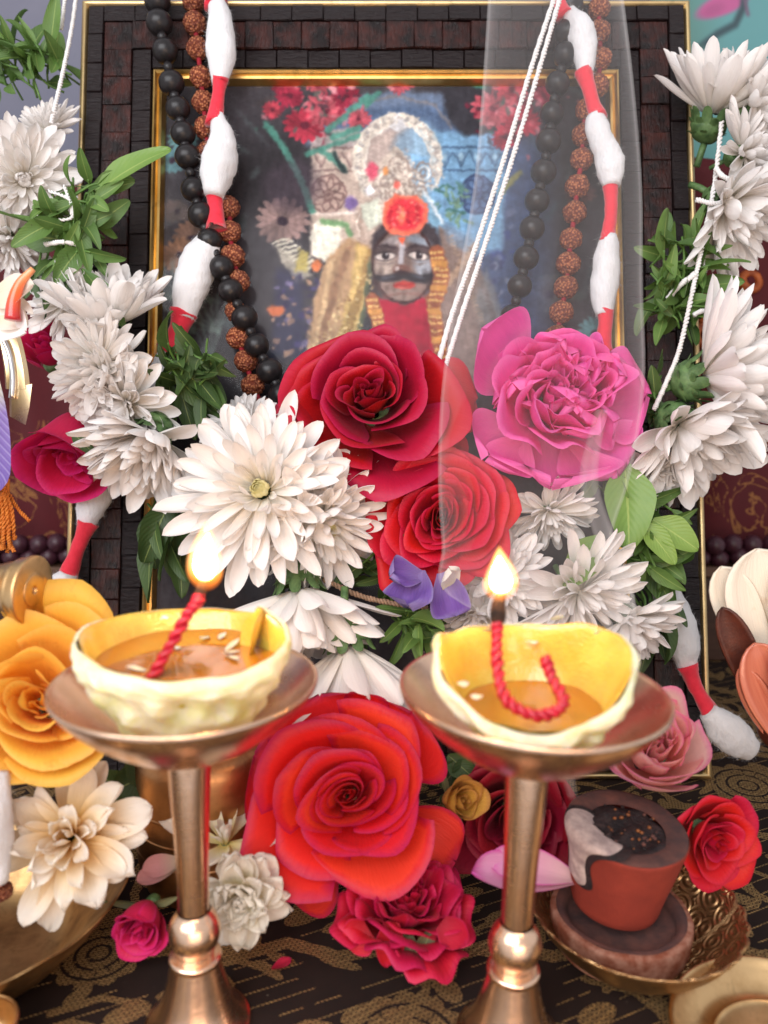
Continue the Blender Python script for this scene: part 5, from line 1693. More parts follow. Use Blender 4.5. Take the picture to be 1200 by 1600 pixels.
# lemon halves turned inside out
k = NT("lemon_pith")
co = k.n('ShaderNodeTexCoord').outputs['Object']
n1 = k.noise(co, 1.3, 5, 0.6)
n2 = k.noise(co, 5, 5, 0.6)
c = k.mix(k.ramp(n1, [(0.48, (0, 0, 0)), (0.72, (1, 1, 1))]), (0.84, 0.78, 0.52), (0.70, 0.70, 0.26))
M_PITH = k.done(k.bsdf(Base_Color=c, Roughness=0.42, Normal=k.bump(n2, 0.6, 0.14), Subsurface_Weight=0.8, Subsurface_Radius=(1.0, 0.8, 0.3), Subsurface_Scale=0.6, Specular_IOR_Level=0.5))
k = NT("lemon_skin")
co = k.n('ShaderNodeTexCoord').outputs['Object']
n1 = k.noise(co, 1.1, 4)
pores = k.n('ShaderNodeTexVoronoi', {'Vector': co, 'Scale': 12.0}).outputs['Distance']
c = k.mix(k.ramp(n1, [(0.36, (0, 0, 0)), (0.66, (1, 1, 1))]), (0.62, 0.35, 0.05), (0.56, 0.46, 0.08))
M_SKIN = k.done(k.bsdf(Base_Color=c, Roughness=0.18, Normal=k.bump(pores, 0.25, 0.06), Subsurface_Weight=0.4, Subsurface_Radius=(0.9, 0.6, 0.1), Subsurface_Scale=0.5, Coat_Weight=0.7, Coat_Roughness=0.08))
k = NT("lamp_oil")
co = k.n('ShaderNodeTexCoord').outputs['Object']
c = k.mix(k.noise(co, 0.9, 3), (0.46, 0.19, 0.012), (0.30, 0.10, 0.006))
M_OIL = k.done(k.bsdf(Base_Color=c, Roughness=0.04, Specular_IOR_Level=0.6, Coat_Weight=1.0, Coat_Roughness=0.02, Subsurface_Weight=0.5, Subsurface_Radius=(0.8, 0.4, 0.05), Subsurface_Scale=0.5, Normal=k.bump(k.noise(co, 1.6, 3), 0.12, 0.1)))
M_WICK = simple_mat("red_wick", (0.50, 0.006, 0.03), (0.34, 0.004, 0.02), 4, 0.3, 0.4, 14, spec=0.6)
M_CHAR = simple_mat("charred_wick", (0.010, 0.006, 0.005), (0.05, 0.02, 0.01), 6, 0.9, 0.6, 14)

k = NT("flame")
uv = k.n('ShaderNodeTexCoord').outputs['UV']
sy = k.n('ShaderNodeSeparateXYZ', {'Vector': uv}).outputs['Y']
lw = k.n('ShaderNodeLayerWeight', {'Blend': 0.35}).outputs['Facing']
colr = k.ramp(sy, [(0.0, (0.9, 0.12, 0.01)), (0.22, (1.0, 0.34, 0.05)), (0.5, (1.0, 0.72, 0.32)), (1.0, (1.0, 0.60, 0.16))])
colr = k.mix(lw, colr, (1.0, 0.20, 0.015))
em = k.n('ShaderNodeEmission', {'Color': colr, 'Strength': 6.5})
opa = k.math('MULTIPLY', k.math('POWER', k.math('SUBTRACT', 1.0, lw), 1.9), k.ramp(sy, [(0.0, (0.05, 0.05, 0.05)), (0.3, (0.34, 0.34, 0.34)), (0.8, (0.36, 0.36, 0.36)), (1.0, (0.1, 0.1, 0.1))]))
M_FLAME = k.done(k.n('ShaderNodeMixShader', {0: opa, 1: k.n('ShaderNodeBsdfTransparent').outputs[0], 2: em.outputs[0]}))
k = NT("flame_core")
uv = k.n('ShaderNodeTexCoord').outputs['UV']
sy = k.n('ShaderNodeSeparateXYZ', {'Vector': uv}).outputs['Y']
lw = k.n('ShaderNodeLayerWeight', {'Blend': 0.3}).outputs['Facing']
colr = k.ramp(sy, [(0.0, (1.0, 0.30, 0.05)), (0.25, (1.0, 0.50, 0.17)), (0.55, (1.0, 0.58, 0.25)), (1.0, (1.0, 0.46, 0.13))])
em = k.n('ShaderNodeEmission', {'Color': colr, 'Strength': 220.0})
opa = k.math('MULTIPLY', k.math('SUBTRACT', 1.0, k.math('POWER', lw, 1.6)), k.ramp(sy, [(0.0, (0.0, 0.0, 0.0)), (0.16, (0.35, 0.35, 0.35)), (0.34, (1, 1, 1)), (0.86, (1, 1, 1)), (1.0, (0.3, 0.3, 0.3))]))
M_CORE = k.done(k.n('ShaderNodeMixShader', {0: opa, 1: k.n('ShaderNodeBsdfTransparent').outputs[0], 2: em.outputs[0]}))


def lemon(label, stand, M, rim_fn, seed, oil_z, oil_label):
    """half lemon shell in its own space, rim near z = 2.3, r 2.25"""
    t = thing("lemon_lamp", label, "lemon lamp", M=M, group="lemon lamps")
    po = smooth_prof([(0.02, 0.02), (0.5, 0.03), (1.0, 0.22), (1.42, 0.62), (1.75, 1.15), (1.98, 1.65), (2.16, 1.86), (2.27, 2.08), (2.27, 2.24), (2.21, 2.33), (2.13, 2.34)], 5)

    def ro(r, z, a):
        p = np.stack([r * np.cos(a), r * np.sin(a), z], -1)
        k1 = np.clip(z / 0.5, 0, 1) * np.clip((2.5 - z) / 0.6, 0.15, 1)
        r2 = r * (1 + k1 * (0.05 * wob(p, seed, 2.0) + 0.05 * wob(p, seed + 1, 4.5) + 0.03 * wob(p, seed + 2, 10)))
        return rim_fn(r2, z + 0.03 * wob(p, seed + 3, 3) * np.clip(z - 1.4, 0, 1), a)
    Vl, Fl, Ul = lathe(po, 130, ro)
    obj("pith", mesh("pith", Vl, Fl, M_PITH, Ul), t)
    pi_ = smooth_prof([(2.14, 2.345), (2.06, 2.28), (1.96, 2.10), (1.78, 1.7), (1.5, 1.1), (1.0, 0.62), (0.4, 0.46), (0.02, 0.45)], 5)

    def ri(r, z, a):
        p = np.stack([r * np.cos(a), r * np.sin(a), z], -1)
        return rim_fn(r * (1 + 0.02 * wob(p, seed + 5, 2.5)), z, a)
    Vl, Fl, Ul = lathe(pi_, 72, ri)
    obj("inner_skin", mesh("inner_skin", Vl, Fl, M_SKIN, Ul), t)
    return t


def twist_rope(pts, rad, turns, M, t, name, mat):
    return obj(name, rope(catmull(pts, 8), rad, turns, 2, 8).mesh(name, mat), t, M)


def flame(t, M, h, r, lean):
    def shell(hh, rr, z0, nm, mt):
        u = np.linspace(0, 1, 22)
        pr = rr * np.sin(PI * u ** 0.72) ** 0.85 * (1 - 0.32 * u)
        pr[0] = pr[-1] = 1e-3
        V, Fc, U = lathe(np.stack([pr, z0 + hh * u], -1), 28)
        V[:, 0] += lean * (V[:, 2] / hh) ** 2 + 0.05 * rr * np.sin(V[:, 2] / hh * 5 + lean * 40) + 0.05 * rr * wob(V / rr, 3 + int(abs(lean) * 100), 1.5)
        V[:, 1] += 0.06 * rr * wob(V / rr, 9, 1.4)
        return obj(nm, mesh(nm, V, Fc, mt, U), t, M)
    shell(h * 1.10, r * 1.10, -0.08 * h, "flame_mantle", M_FLAME)
    shell(h * 0.74, r * 0.66, 0.08 * h, "flame_core", M_CORE)


# left: upright
def rimL(r, z, a):
    q = np.clip((z - 1.2) / 1.1, 0, 1)
    nip = np.exp(-((a - 0.55) / 0.28) ** 2)
    return r * (1 + 0.02 * np.cos(2 * a) * q) - 0.45 * nip * q, z + q * (0.06 * np.sin(a * 2 + 1) + 0.42 * nip - 0.10 * np.cos(a + 0.5))


Mx = ML @ Matrix.Translation((0.02, 0, 7.10))
lemL = lemon("upright lemon half turned inside out, full of amber oil, on the left brass plate", lampL, Mx, rimL, 3, 1.62, "")
Vl, Fl, Ul = lathe(np.array([(0.01, 1.88), (0.6, 1.88), (1.2, 1.88), (1.70, 1.89), (1.90, 1.93)]), 60)
obj("oil", mesh("oil", Vl, Fl, M_OIL, Ul), lemL)
# bits of pulp and the folded end of the skin
rp = random.Random(8)
for i in range(7):
    a, rr = rp.uniform(0, 6.28), rp.uniform(.7, 1.4)
    V, Fc, U = petal_pts(rp.uniform(.3, .6), .18, 6, 4, 0, .4, 1.5, .4, 0, 0, .5, .4, .1, i)
    obj("pulp", mesh("pulp", V, Fc, M_PITH, U), lemL, TR((rr * math.cos(a), rr * math.sin(a), 1.895)) @ Matrix.Rotation(rp.uniform(0, 6), 4, 'Z'))
V, Fc, U = petal_pts(1.25, 0.85, 10, 7, 1.2, .3, 1.2, .5, 0, 0, .4, .6, .1, 2)
obj("skin_flap", mesh("skin_flap", V, Fc, M_SKIN, U), lemL, Matrix.Rotation(.42, 4, 'Z') @ Matrix.Translation((1.35, 0, 1.55)))

iL = lambda p: p
wb = P(262, 1012, 16.3)
wp = [P(236, 1062, 15.8), P(254, 1030, 15.9), P(272, 998, 16.0), P(292, 962, 16.1), P(306, 944, 16.15), P(313, 928, 16.2)]
t = thing("wick", "twisted red cotton wick burning in the left lemon lamp", "wick", wb, group="burning wicks")
obj("cotton_twist", rope(catmull([p_ - wb for p_ in wp], 8), 0.115, 5.0, 2, 8).mesh("cotton_twist", M_WICK), t)
obj("charred_tip", mesh("charred_tip", *tube(catmull([P(311, 934, 16.2) - wb, P(318, 912, 16.2) - wb, P(327, 888, 16.2) - wb], 4), [.13, .13, .12, .12, .10, .10, .09, .07, .03], 8)[:2], M_CHAR), t)
flame(t, Matrix.Translation(P(322, 916, 16.2) - wb), 1.34, 0.40, 0.06)

# right: tilted towards the viewer, mouth pulled into two points
def rimR(r, z, a):
    q = np.clip((z - 0.7) / 1.6, 0, 1)
    return r * (1 + 0.05 * np.cos(2 * a) * q) - 0.22 * q * np.exp(-((a - 4.7) / 0.7) ** 2), z + q * (0.34 * np.cos(2 * a) ** 1 * np.sign(1) - 0.05) + q * 0.25 * np.exp(-((a - 2.9) / 0.25) ** 2) + 0.03 * q * np.sin(9 * a)


MxR = MR @ Matrix.Translation((0.02, 0.02, 7.36)) @ Matrix.Rotation(R_(19), 4, 'X') @ Matrix.Rotation(R_(-5), 4, 'Y') @ Matrix.Scale(0.86, 4)
lemR = lemon("lemon half turned inside out with pointed rim, tilted forward on the right brass plate", lampR, MxR, rimR, 13, 1.3, "")
# level oil inside the tilted shell
Ri = MxR.to_3x3().normalized().inverted()
zc = 1.36
oilM = Matrix.Translation((0, -0.30, zc)) @ Ri.to_4x4()
Vl, Fl, Ul = lathe(np.array([(0.01, 0.0), (0.5, 0.0), (0.9, 0.0), (1.25, 0.005), (1.45, 0.04)]), 50)
obj("oil", mesh("oil", Vl * np.array([1.18, 1.0, 1]), Fl, M_OIL, Ul), lemR, oilM)
for i in range(9):
    a, rr = rp.uniform(0, 6.28), rp.uniform(1.7, 2.2)
    V, Fc, U = petal_pts(rp.uniform(.25, .5), .22, 6, 4, 0, .4, 1.5, .4, 0, 0, .5, .4, .2, i)
    obj("pulp", mesh("pulp", V, Fc, M_PITH, U), lemR, TR((rr * math.cos(a), rr * math.sin(a), rp.uniform(1.5, 2.3))) @ Matrix.Rotation(rp.uniform(0, 6), 4, 'X'))
wb = P(780, 1040, 15.9)
wp = [P(852, 1028, 15.75), P(862, 1058, 15.6), P(880, 1090, 15.3), P(872, 1110, 15.15), P(838, 1118, 15.1), P(800, 1102, 15.2), P(782, 1070, 15.5), P(777, 1030, 15.8), P(776, 995, 16.0), P(778, 966, 16.1)]
t = thing("wick", "twisted red cotton wick with one burning end in the right lemon lamp", "wick", wb, group="burning wicks")
obj("cotton_twist", rope(catmull([p_ - wb for p_ in wp], 8), 0.115, 11, 2, 8).mesh("cotton_twist", M_WICK), t)
obj("charred_tip", mesh("charred_tip", *tube(catmull([P(778, 972, 16.1) - wb, P(779, 945, 16.1) - wb, P(787, 918, 16.1) - wb], 4), [.15, .16, .17, .16, .15, .13, .11, .08, .03], 8)[:2], M_CHAR), t)
flame(t, Matrix.Translation(P(781, 934, 16.1) - wb), 1.06, 0.36, -0.02)

# ------------------------------------------------------------------ incense
bp = Vector((6.55, 18.5, 0.0))


def scallop(n_, amp):
    def f(r, z, a):
        q = np.clip((z - 0.5) / 0.9, 0, 1)
        return r * (1 + amp * q * np.abs(np.sin(a * n_ / 2))), z + 0.07 * q * np.abs(np.sin(a * n_ / 2))
    return f


k = NT("embossed_brass")
co = k.n('ShaderNodeTexCoord').outputs['UV']
oc = k.n('ShaderNodeTexCoord').outputs['Object']
vo = k.n('ShaderNodeTexVoronoi', {'Vector': k.scale(co, (24, 7, 1)), 'Scale': 1.0, 'Randomness': 0.35}, feature='F1').outputs['Distance']
rg_ = k.math('SINE', k.math('MULTIPLY', vo, 26))
tn = k.noise(oc, 1.2, 5)
c = k.mix(k.ramp(tn, [(0.35, (0, 0, 0)), (0.7, (1, 1, 1))]), (0.62, 0.40, 0.19), (0.34, 0.19, 0.09))
M_EMB = k.done(k.bsdf(Base_Color=c, Metallic=0.95, Roughness=k.math('ADD', 0.26, k.math('MULTIPLY', tn, 0.2)), Normal=k.bump(rg_, 0.5, 0.06)))
t = thing("incense_bowl", "scalloped embossed brass bowl holding the clay incense dish", "bowl", bp)
pf = np.vstack([smooth_prof([(0.02, 0.03), (1.2, 0.03), (1.65, 0.12), (2.15, 0.55), (2.5, 1.0), (2.66, 1.30)], 6)])
Vl, Fl, Ul = lathe(pf, 120, scallop(26, .035))
obj("outer_wall", mesh("outer_wall", Vl, Fl, M_BRASSD, Ul), t)
pf = smooth_prof([(2.66, 1.30), (2.68, 1.34), (2.60, 1.33), (2.42, 1.02), (2.05, 0.60), (1.6, 0.22), (1.2, 0.12), (0.02, 0.11)], 6)
Vl, Fl, Ul = lathe(pf, 120, scallop(26, .035))
obj("inner_wall", mesh("inner_wall", Vl, Fl, M_EMB, Ul), t)

k = NT("clay")
co = k.n('ShaderNodeTexCoord').outputs['Object']
n1 = k.noise(co, 1.4, 5, 0.6)
n2 = k.noise(co, 12, 5, 0.65)
c = k.mix(n1, sr(152, 60, 44), sr(112, 42, 34))
M_CLAY = k.done(k.bsdf(Base_Color=c, Roughness=0.85, Normal=k.bump(n2, 0.35, 0.05), Specular_IOR_Level=0.25))
k = NT("sooty_clay")
co = k.n('ShaderNodeTexCoord').outputs['Object']
n1 = k.noise(co, 2.2, 5, 0.6)
n2 = k.noise(co, 10, 5, 0.65)
c = k.mix(k.ramp(n1, [(0.4, (0, 0, 0)), (0.7, (1, 1, 1))]), sr(128, 72, 52), sr(178, 134, 114))
M_CLAY2 = k.done(k.bsdf(Base_Color=c, Roughness=0.85, Normal=k.bump(n2, 0.5, 0.06), Specular_IOR_Level=0.25))
M_SOOT = simple_mat("charred_resin", (0.014, 0.010, 0.012), (0.035, 0.018, 0.018), 4, 0.55, 1.0, 9, 0.12)
M_SOOTC = simple_mat("scorched_clay", (0.05, 0.028, 0.028), (0.14, 0.055, 0.042), 1.4, 0.95, 0.4, 10)
M_ASH = simple_mat("grey_ash", sr(196, 176, 168), sr(150, 132, 130), 3, 0.95, 0.6, 10, 0.06)

dp = bp + Vector((-0.30, 0.16, 0.14))
t = thing("clay_dish", "round sooty clay dish standing in the scalloped brass bowl, under the clay cup", "dish", dp)
nzc = lambda s_, am: (lambda r, z, a: (r * (1 + am * wob(np.stack([r * np.cos(a), r * np.sin(a), z], -1), s_, 3)), z + am * wob(np.stack([r * np.cos(a), r * np.sin(a), z], -1), s_ + 1, 3)))
pf = smooth_prof([(0.02, 0.0), (1.5, 0.0), (1.72, 0.10), (1.80, 0.5), (1.82, 0.80), (1.78, 0.90), (1.66, 0.92)], 5)
Vl, Fl, Ul = lathe(pf, 64, nzc(5, .012))
obj("outer_wall", mesh("outer_wall", Vl, Fl, M_CLAY2, Ul), t)
pf = smooth_prof([(1.66, 0.92), (1.50, 0.90), (1.38, 0.78), (1.30, 0.62), (0.9, 0.55), (0.02, 0.55)], 5)
Vl, Fl, Ul = lathe(pf, 64, nzc(7, .012))
obj("scorched_hollow", mesh("scorched_hollow", Vl, Fl, M_SOOTC, Ul), t)

cp_ = dp + Vector((-0.12, 0.26, 1.06))
Mc = Matrix.Translation(cp_) @ Matrix.Rotation(R_(4), 4, 'Y') @ Matrix.Rotation(R_(6), 4, 'X')
t = thing("clay_cup", "terracotta incense cup with charred filling and a grey ash drip down its left side", "incense cup", M=Mc)
pf = smooth_prof([(0.02, 0.0), (1.0, 0.0), (1.14, 0.08), (1.20, 0.35), (1.34, 1.1), (1.48, 1.85), (1.55, 2.18), (1.53, 2.26)], 5)
Vl, Fl, Ul = lathe(pf, 64, nzc(15, .010))
obj("body", mesh("body", Vl, Fl, M_CLAY, Ul), t)
pf = smooth_prof([(1.53, 2.26), (1.40, 2.29), (1.15, 2.27), (0.98, 2.20)], 5)
Vl, Fl, Ul = lathe(pf, 64, nzc(17, .010))
obj("scorched_rim", mesh("scorched_rim", Vl, Fl, M_SOOTC, Ul), t)


def heap(r, z, a):
    p = np.stack([r * np.cos(a), r * np.sin(a), z], -1)
    return r, z + 0.10 * wob(p, 30, 5) + 0.06 * wob(p, 31, 11)


Vl, Fl, Ul = lathe(smooth_prof([(1.02, 2.14), (0.8, 2.20), (0.4, 2.22), (0.02, 2.22)], 8), 64, heap)
obj("charred_filling", mesh("charred_filling", Vl, Fl, M_SOOT, Ul), t)
mb = MB()
rp = random.Random(4)
for i in range(46):
    a, rr = rp.uniform(0, 6.28), 0.9 * rp.random() ** .5
    s_ = rp.uniform(.025, .07)
    Vs_, Fs_, Us_ = sphere(1, 5, 6)
    mb.add(Vs_, Fs_, Us_, rp.randrange(3), TR((rr * math.cos(a), rr * math.sin(a), 2.27 + rp.uniform(0, .05)), None, 0, (s_, s_ * rp.uniform(.6, 1.2), s_ * .7)))
o = obj("resin_crumbs", mb.mesh("resin_crumbs", mats=[M_SOOT, simple_mat("amber_crumb", sr(96, 48, 22), sr(140, 84, 40), 5, 0.35), M_SOOTC]), t)
o["kind"] = "stuff"


def drip(a_c, prof_fn, halfw, off, seed, mat, name):
    """sheet of ash lying over the rim and down the side of the cup"""
    path = catmull([(0.80, 2.24), (1.05, 2.32), (1.35, 2.36), (1.53, 2.32), (1.585, 2.2), (1.50, 1.8), (1.42, 1.4), (1.36, 1.05), (1.33, 0.85)], 9)
    n_ = len(path)
    V = []
    m_ = 29
    for i, (r, z) in enumerate(path):
        u_ = i / (n_ - 1)
        hw = halfw(u_)
        for j in range(m_):
            v_ = -1 + 2 * j / (m_ - 1)
            a = a_c + v_ * hw
            lump = off * (1 - v_ ** 4) * min(1, (1 - u_) * 8, u_ * 8 + .2)
            V.append(((r + lump * min(1, max(0, (i - 16) / 8))) * math.cos(a), (r + lump * min(1, max(0, (i - 16) / 8))) * math.sin(a), z + lump * min(1, max(0, (34 - i) / 10))))
    V = np.array(V)
    nrm = V.copy()
    nrm[:, 2] = 0
    nrm /= np.linalg.norm(nrm, axis=1)[:, None]
    V += nrm * (0.015 * wob(V, seed, 6))[:, None] + np.array([0, 0, .012]) * (seed - 3)
    return obj(name, mesh(name, V, gridf(n_, m_), mat), t)


hw1 = lambda u: (0.25 + 0.52 / (1 + math.exp((u - .42) * 16)) + .03 * math.sin(u * 17)) * (1 if u < .86 else max(.02, 1 - ((u - .86) / .14) ** 2) ** .5)
drip(3.55, None, lambda u: hw1(u) * 1.22 + .03, .012, 3, M_SOOT, "scorch_edge")
drip(3.52, None, hw1, .085, 5, M_ASH, "ash_drip")
Vl, Fl, Ul = lathe(smooth_prof([(0.30, 0.0), (0.24, 0.1), (0.17, 0.06), (0.06, -0.08), (0.01, -0.1)], 5), 18)
obj("ember_hole", mesh("ember_hole", Vl, Fl, M_SOOT, Ul), t, Matrix.Translation((-0.80, -0.35, 2.30)))

# ------------------------------------------------------------------ other brass pieces
# round brass dish, lower right corner
t = thing("brass_dish", "round shallow brass dish cut off by the lower right corner", "dish", P(1236, 1654, 17.4))
zc_ = t.location.z
pf = smooth_prof([(0.02, -0.5), (1.6, -0.5), (2.25, -0.2), (2.5, 0.2), (2.58, 0.42), (2.50, 0.46), (2.3, 0.30), (1.95, 0.06), (1.7, 0.02), (1.6, 0.06), (1.5, 0.0), (0.9, -0.06), (0.02, -0.08)], 5)
obj("dish", mesh("brass_dish", *lathe(pf, 72)[:2], M_BRASS2, lathe(pf, 72)[2]), t)
pf = smooth_prof([(0.9, -0.5), (1.0, -0.5 - 0.4), (1.15, -zc_ * 0 - 1.05)], 4)
obj("foot_ring", mesh("foot_ring", *lathe(pf, 40)[:2], M_BRASS2), t)
# tray left with rim
t = thing("brass_bowl", "dark brass bowl with a wavy rim under the yellow rose, at the left edge", "bowl", P(-44, 1405, 20.3))
z0 = t.location.z
pf = smooth_prof([(0.02, -z0 + .02), (2.0, -z0 + .02), (2.9, -z0 * .55), (3.6, -.15), (3.86, 0.22), (3.90, .28), (3.80, .26), (3.4, -.1), (2.7, -z0 * .5), (1.9, -z0 + .14), (.02, -z0 + .14)], 6)
wv = lambda r, z, a: (r * (1 + .012 * np.sin(a * 15) * (r > 3)), z + .06 * np.sin(a * 15) * (r > 3.3))
obj("bowl", mesh("brass_bowl", *lathe(pf, 110, wv)[:2], M_BRASSD), t)
# copper pot behind
M_POT = metal_mat("copper_pot", (0.52, 0.27, 0.12), 0.34, (2, 2, 16), (0.28, 0.13, 0.06), 0.25)
pc = P(322, 1180, 23.4)
t = thing("copper_pot", "worn copper pot standing behind the left lamp stem", "pot", (pc.x, pc.y, 0.02))
hh = 4.9
pf = smooth_prof([(0.02, 0), (1.65, 0), (1.95, .25), (2.1, 1.2), (2.1, 3.6), (2.0, 4.2), (1.75, 4.5), (1.95, 4.8), (2.0, hh), (1.88, hh), (1.65, 4.5), (1.85, 4.0), (1.9, .4), (.02, .3)], 5)
for zz, dr in ((1.0, .02), (2.9, .02)):
    pass
obj("body", mesh("pot", *lathe(pf, 64)[:2], M_POT), t)
for zz in (1.35, 2.05, 2.75):
    obj("band", mesh("band", *lathe(np.array([(2.09, zz - .06), (2.135, zz - .03), (2.135, zz + .03), (2.09, zz + .06)]), 64)[:2], M_POT), t)
# brass piece lying on its side, left edge
pc = P(54, 922, 20.0)
axd = ax((1.0, -.10, .14))
t = thing("brass_goblet", "small brass goblet lying on its side at the left edge, base to the right", "goblet", M=TR(pc, axd))
pf = np.vstack([smooth_prof([(0.01, -0.02), (0.08, -0.05), (0.13, 0.0), (0.42, 0.0), (0.44, -0.02), (0.82, -0.02), (0.88, -0.06), (0.87, -0.14)], 4), smooth_prof([(0.80, -.30), (0.78, -.42), (0.70, -.55), (0.64, -.72), (.5, -1.2), (.42, -1.8), (.5, -2.2), (1.0, -2.9), (1.2, -3.8)], 4)])
obj("goblet", mesh("goblet", *lathe(pf, 48)[:2], M_BRASS2, lathe(pf, 48)[2]), t)
# small brass rim, lower left corner
t = thing("brass_cup", "small brass cup just showing in the lower left corner", "cup", P(-34, 1628, 16.8))
pf = smooth_prof([(.02, -.9), (.6, -.9), (.72, -.4), (.80, .3), (.83, .42), (.76, .42), (.68, -.2), (.02, -.5)], 5)
obj("cup", mesh("brass_cup", *lathe(pf, 40)[:2], M_BRASS2), t)

# gold ornament and the flowers tucked in it, left edge
GO = 24.2
t = thing("gold_ornament", "gold coloured curved metal ornament at the left edge, ending in a notched block", "ornament", P(20, 570, GO))
b0 = t.location
mb = MB()
ribbon = catmull([(-40, 430), (0, 470), (24, 520), (36, 570), (40, 608)], 6)
V = []
for i, (x, y) in enumerate(ribbon):
    u_ = i / (len(ribbon) - 1)
    wd = 20 + 4 * u_
    for e, dz in ((-1, 0.25), (-.9, 0), (.6, 0), (1, .12), (1, .55), (-1, .6)):
        V.append(P(x + wd * e * .8 - 12, y, GO + dz) - b0)
f = gridf(len(ribbon), 6, True)
f.append(tuple(range(6)))
mb.add(V, f)
M_GORN = metal_mat("ornament_gold", (0.86, 0.66, 0.40), 0.22, (2, 2, 6), (0.74, 0.50, 0.26), .05)
obj("band", mb.mesh("band", M_GORN, smooth=False), t)
bx0 = [(18, 606), (50, 600), (46, 636), (40, 664), (18, 652)]
V = [P(x, y, GO + .02) - b0 for x, y in bx0] + [P(x - 3, y - 2, GO + .7) - b0 for x, y in bx0]
f = [(0, 1, 2, 3, 4)[::-1], (5, 6, 7, 8, 9)] + [(i, (i + 1) % 5, 5 + (i + 1) % 5, 5 + i) for i in range(5)]
obj("end_block", mesh("end_block", V, f, M_GORN, smooth=False), t)
obj("silver_rim", mesh("silver_rim", *tube(catmull([P(x, y, GO - .08) - b0 for x, y in ((0, 520), (14, 550), (20, 590), (18, 622))], 6), .09, 8)[:2], metal_mat("silver", (.8, .8, .8), .25, (2, 2, 2), (.6, .6, .62), .05)), t)
# cream flower with orange horn
t = thing("cream_flower", "cream flower with one orange horn shaped tip above the gold ornament", "flower", P(0, 490, 23.6))
b0 = t.location
M_CREAMP = petal_mat("pale_cream_petal", (.80, .66, .46), (.86, .78, .68), .3, .5, .08)
for (p0, p1, wpx, cu, sd) in (((-20, 470), (66, 455), 60, .5, 1), ((-20, 500), (46, 524), 74, .3, 2), ((-10, 490), (40, 505), 50, -.2, 3), ((20, 455), (58, 498), 12, .4, 4)):
    a0_, a1_ = P(*p0, 23.6), P(*p1, 23.2)
    dr = a1_ - a0_
    a = dr.normalized()
    y = ax((0, .3, 1)).cross(a).normalized()
    M = Matrix((a, y, a.cross(y))).transposed().to_4x4()
    M.translation = a0_ - b0
    loose_petal(t, M, dr.length, cm(wpx, 23.6), M_CREAMP if sd != 2 else M_WHITE, sd, curl=cu, cup=.35, ruffle=.04, lobe=1.3)
k = NT("orange_horn")
sy = k.n('ShaderNodeSeparateXYZ', {'Vector': k.n('ShaderNodeTexCoord').outputs['UV']}).outputs['Y']
M_HORN = k.done(k.bsdf(Base_Color=k.ramp(sy, [(0, (.45, .01, .02)), (.5, (.75, .12, .02)), (1, (.72, .30, .12))]), Roughness=.3, Coat_Weight=.5))
hp = catmull([P(x, y, 23.0) - b0 for x, y in ((20, 500), (22, 470), (32, 442), (52, 420))], 6)
V_h, F_h, U_h = tube(hp, np.linspace(.24, .09, len(hp)), 12)
obj("orange_tip", mesh("orange_tip", V_h, F_h, M_HORN, U_h), t)
# purple and green petal hanging
k = NT("violet_green_petal")
uv = k.n('ShaderNodeTexCoord').outputs['UV']
sp = k.n('ShaderNodeSeparateXYZ', {'Vector': uv})
vv = k.n('ShaderNodeTexWave', {'Vector': k.n('ShaderNodeCombineXYZ', {0: k.math('ADD', sp.outputs['Y'], k.math('MULTIPLY', sp.outputs['X'], -.35)), 1: 0.0, 2: 0.0}).outputs[0], 'Scale': 5.0, 'Distortion': .8}).outputs['Fac']
c = k.ramp(sp.outputs['Y'], [(0, (.36, .42, .14)), (.25, (.52, .52, .36)), (.45, (.20, .13, .36)), (1, (.10, .05, .30))])
c = k.mix(k.math('MULTIPLY', k.ramp(vv, [(.72, (0, 0, 0)), (.95, (1, 1, 1))]), .25), c, (.45, .40, .62))
b = k.bsdf(Base_Color=c, Roughness=.55, Normal=k.bump(vv, .4, .05), Sheen_Weight=.3)
M_VG = k.done(k.n('ShaderNodeMixShader', {0: .2, 1: b.outputs[0], 2: k.n('ShaderNodeBsdfTranslucent', {'Color': c}).outputs[0]}))
t = thing("violet_flower", "violet flower with green base hanging at the left edge below the gold ornament", "flower", P(0, 560, 23.4))
b0 = t.location
for (p0, p1, wpx, cu, sd, fc) in (((-22, 545), (-4, 778), 66, .35, 1, (.1, 0, 1)), ((-30, 570), (-26, 770), 60, -.2, 2, (-.5, 0, 1))):
    a0_, a1_ = P(*p0, 23.4), P(*p1, 23.2)
    dr = a1_ - a0_
    a = dr.normalized()
    y = ax(fc).cross(a).normalized()
    M = Matrix((a, y, a.cross(y))).transposed().to_4x4()
    M.translation = a0_ - b0
    loose_petal(t, M, dr.length, cm(wpx, 23.4), M_VG, sd, curl=cu, cup=.35, ruffle=.07, lobe=5.0, wmax=.7)
# orange tassel
M_TASS = simple_mat("orange_thread", sr(206, 122, 44), sr(178, 92, 26), 4, .7, .4, 18)
t = thing("tassel", "orange thread tassel hanging below the violet flower at the left edge", "tassel", P(4, 770, 23.8))
b0 = t.location
rp = random.Random(12)
for i in range(14):
    x = -14 + i * 2.2 + rp.uniform(-2, 2)
    pts = [(6 + rp.uniform(-4, 4), 760), (x * .8 + 6, 800), (x + 4 + rp.uniform(-3, 3), 840), (x + 6 + rp.uniform(-4, 4), rp.uniform(830, 866))]
    obj("thread", rope(catmull([P(px_, py_, 23.8 + rp.uniform(-.2, .2)) - b0 for px_, py_ in pts], 6), .055, 9, 2, 5).mesh("thread", M_TASS), t)
obj("thread", rope(catmull([P(px_, py_, 23.9) - b0 for px_, py_ in ((14, 772), (28, 795), (46, 814))], 6), .055, 6, 2, 5).mesh("thread", M_TASS), t)
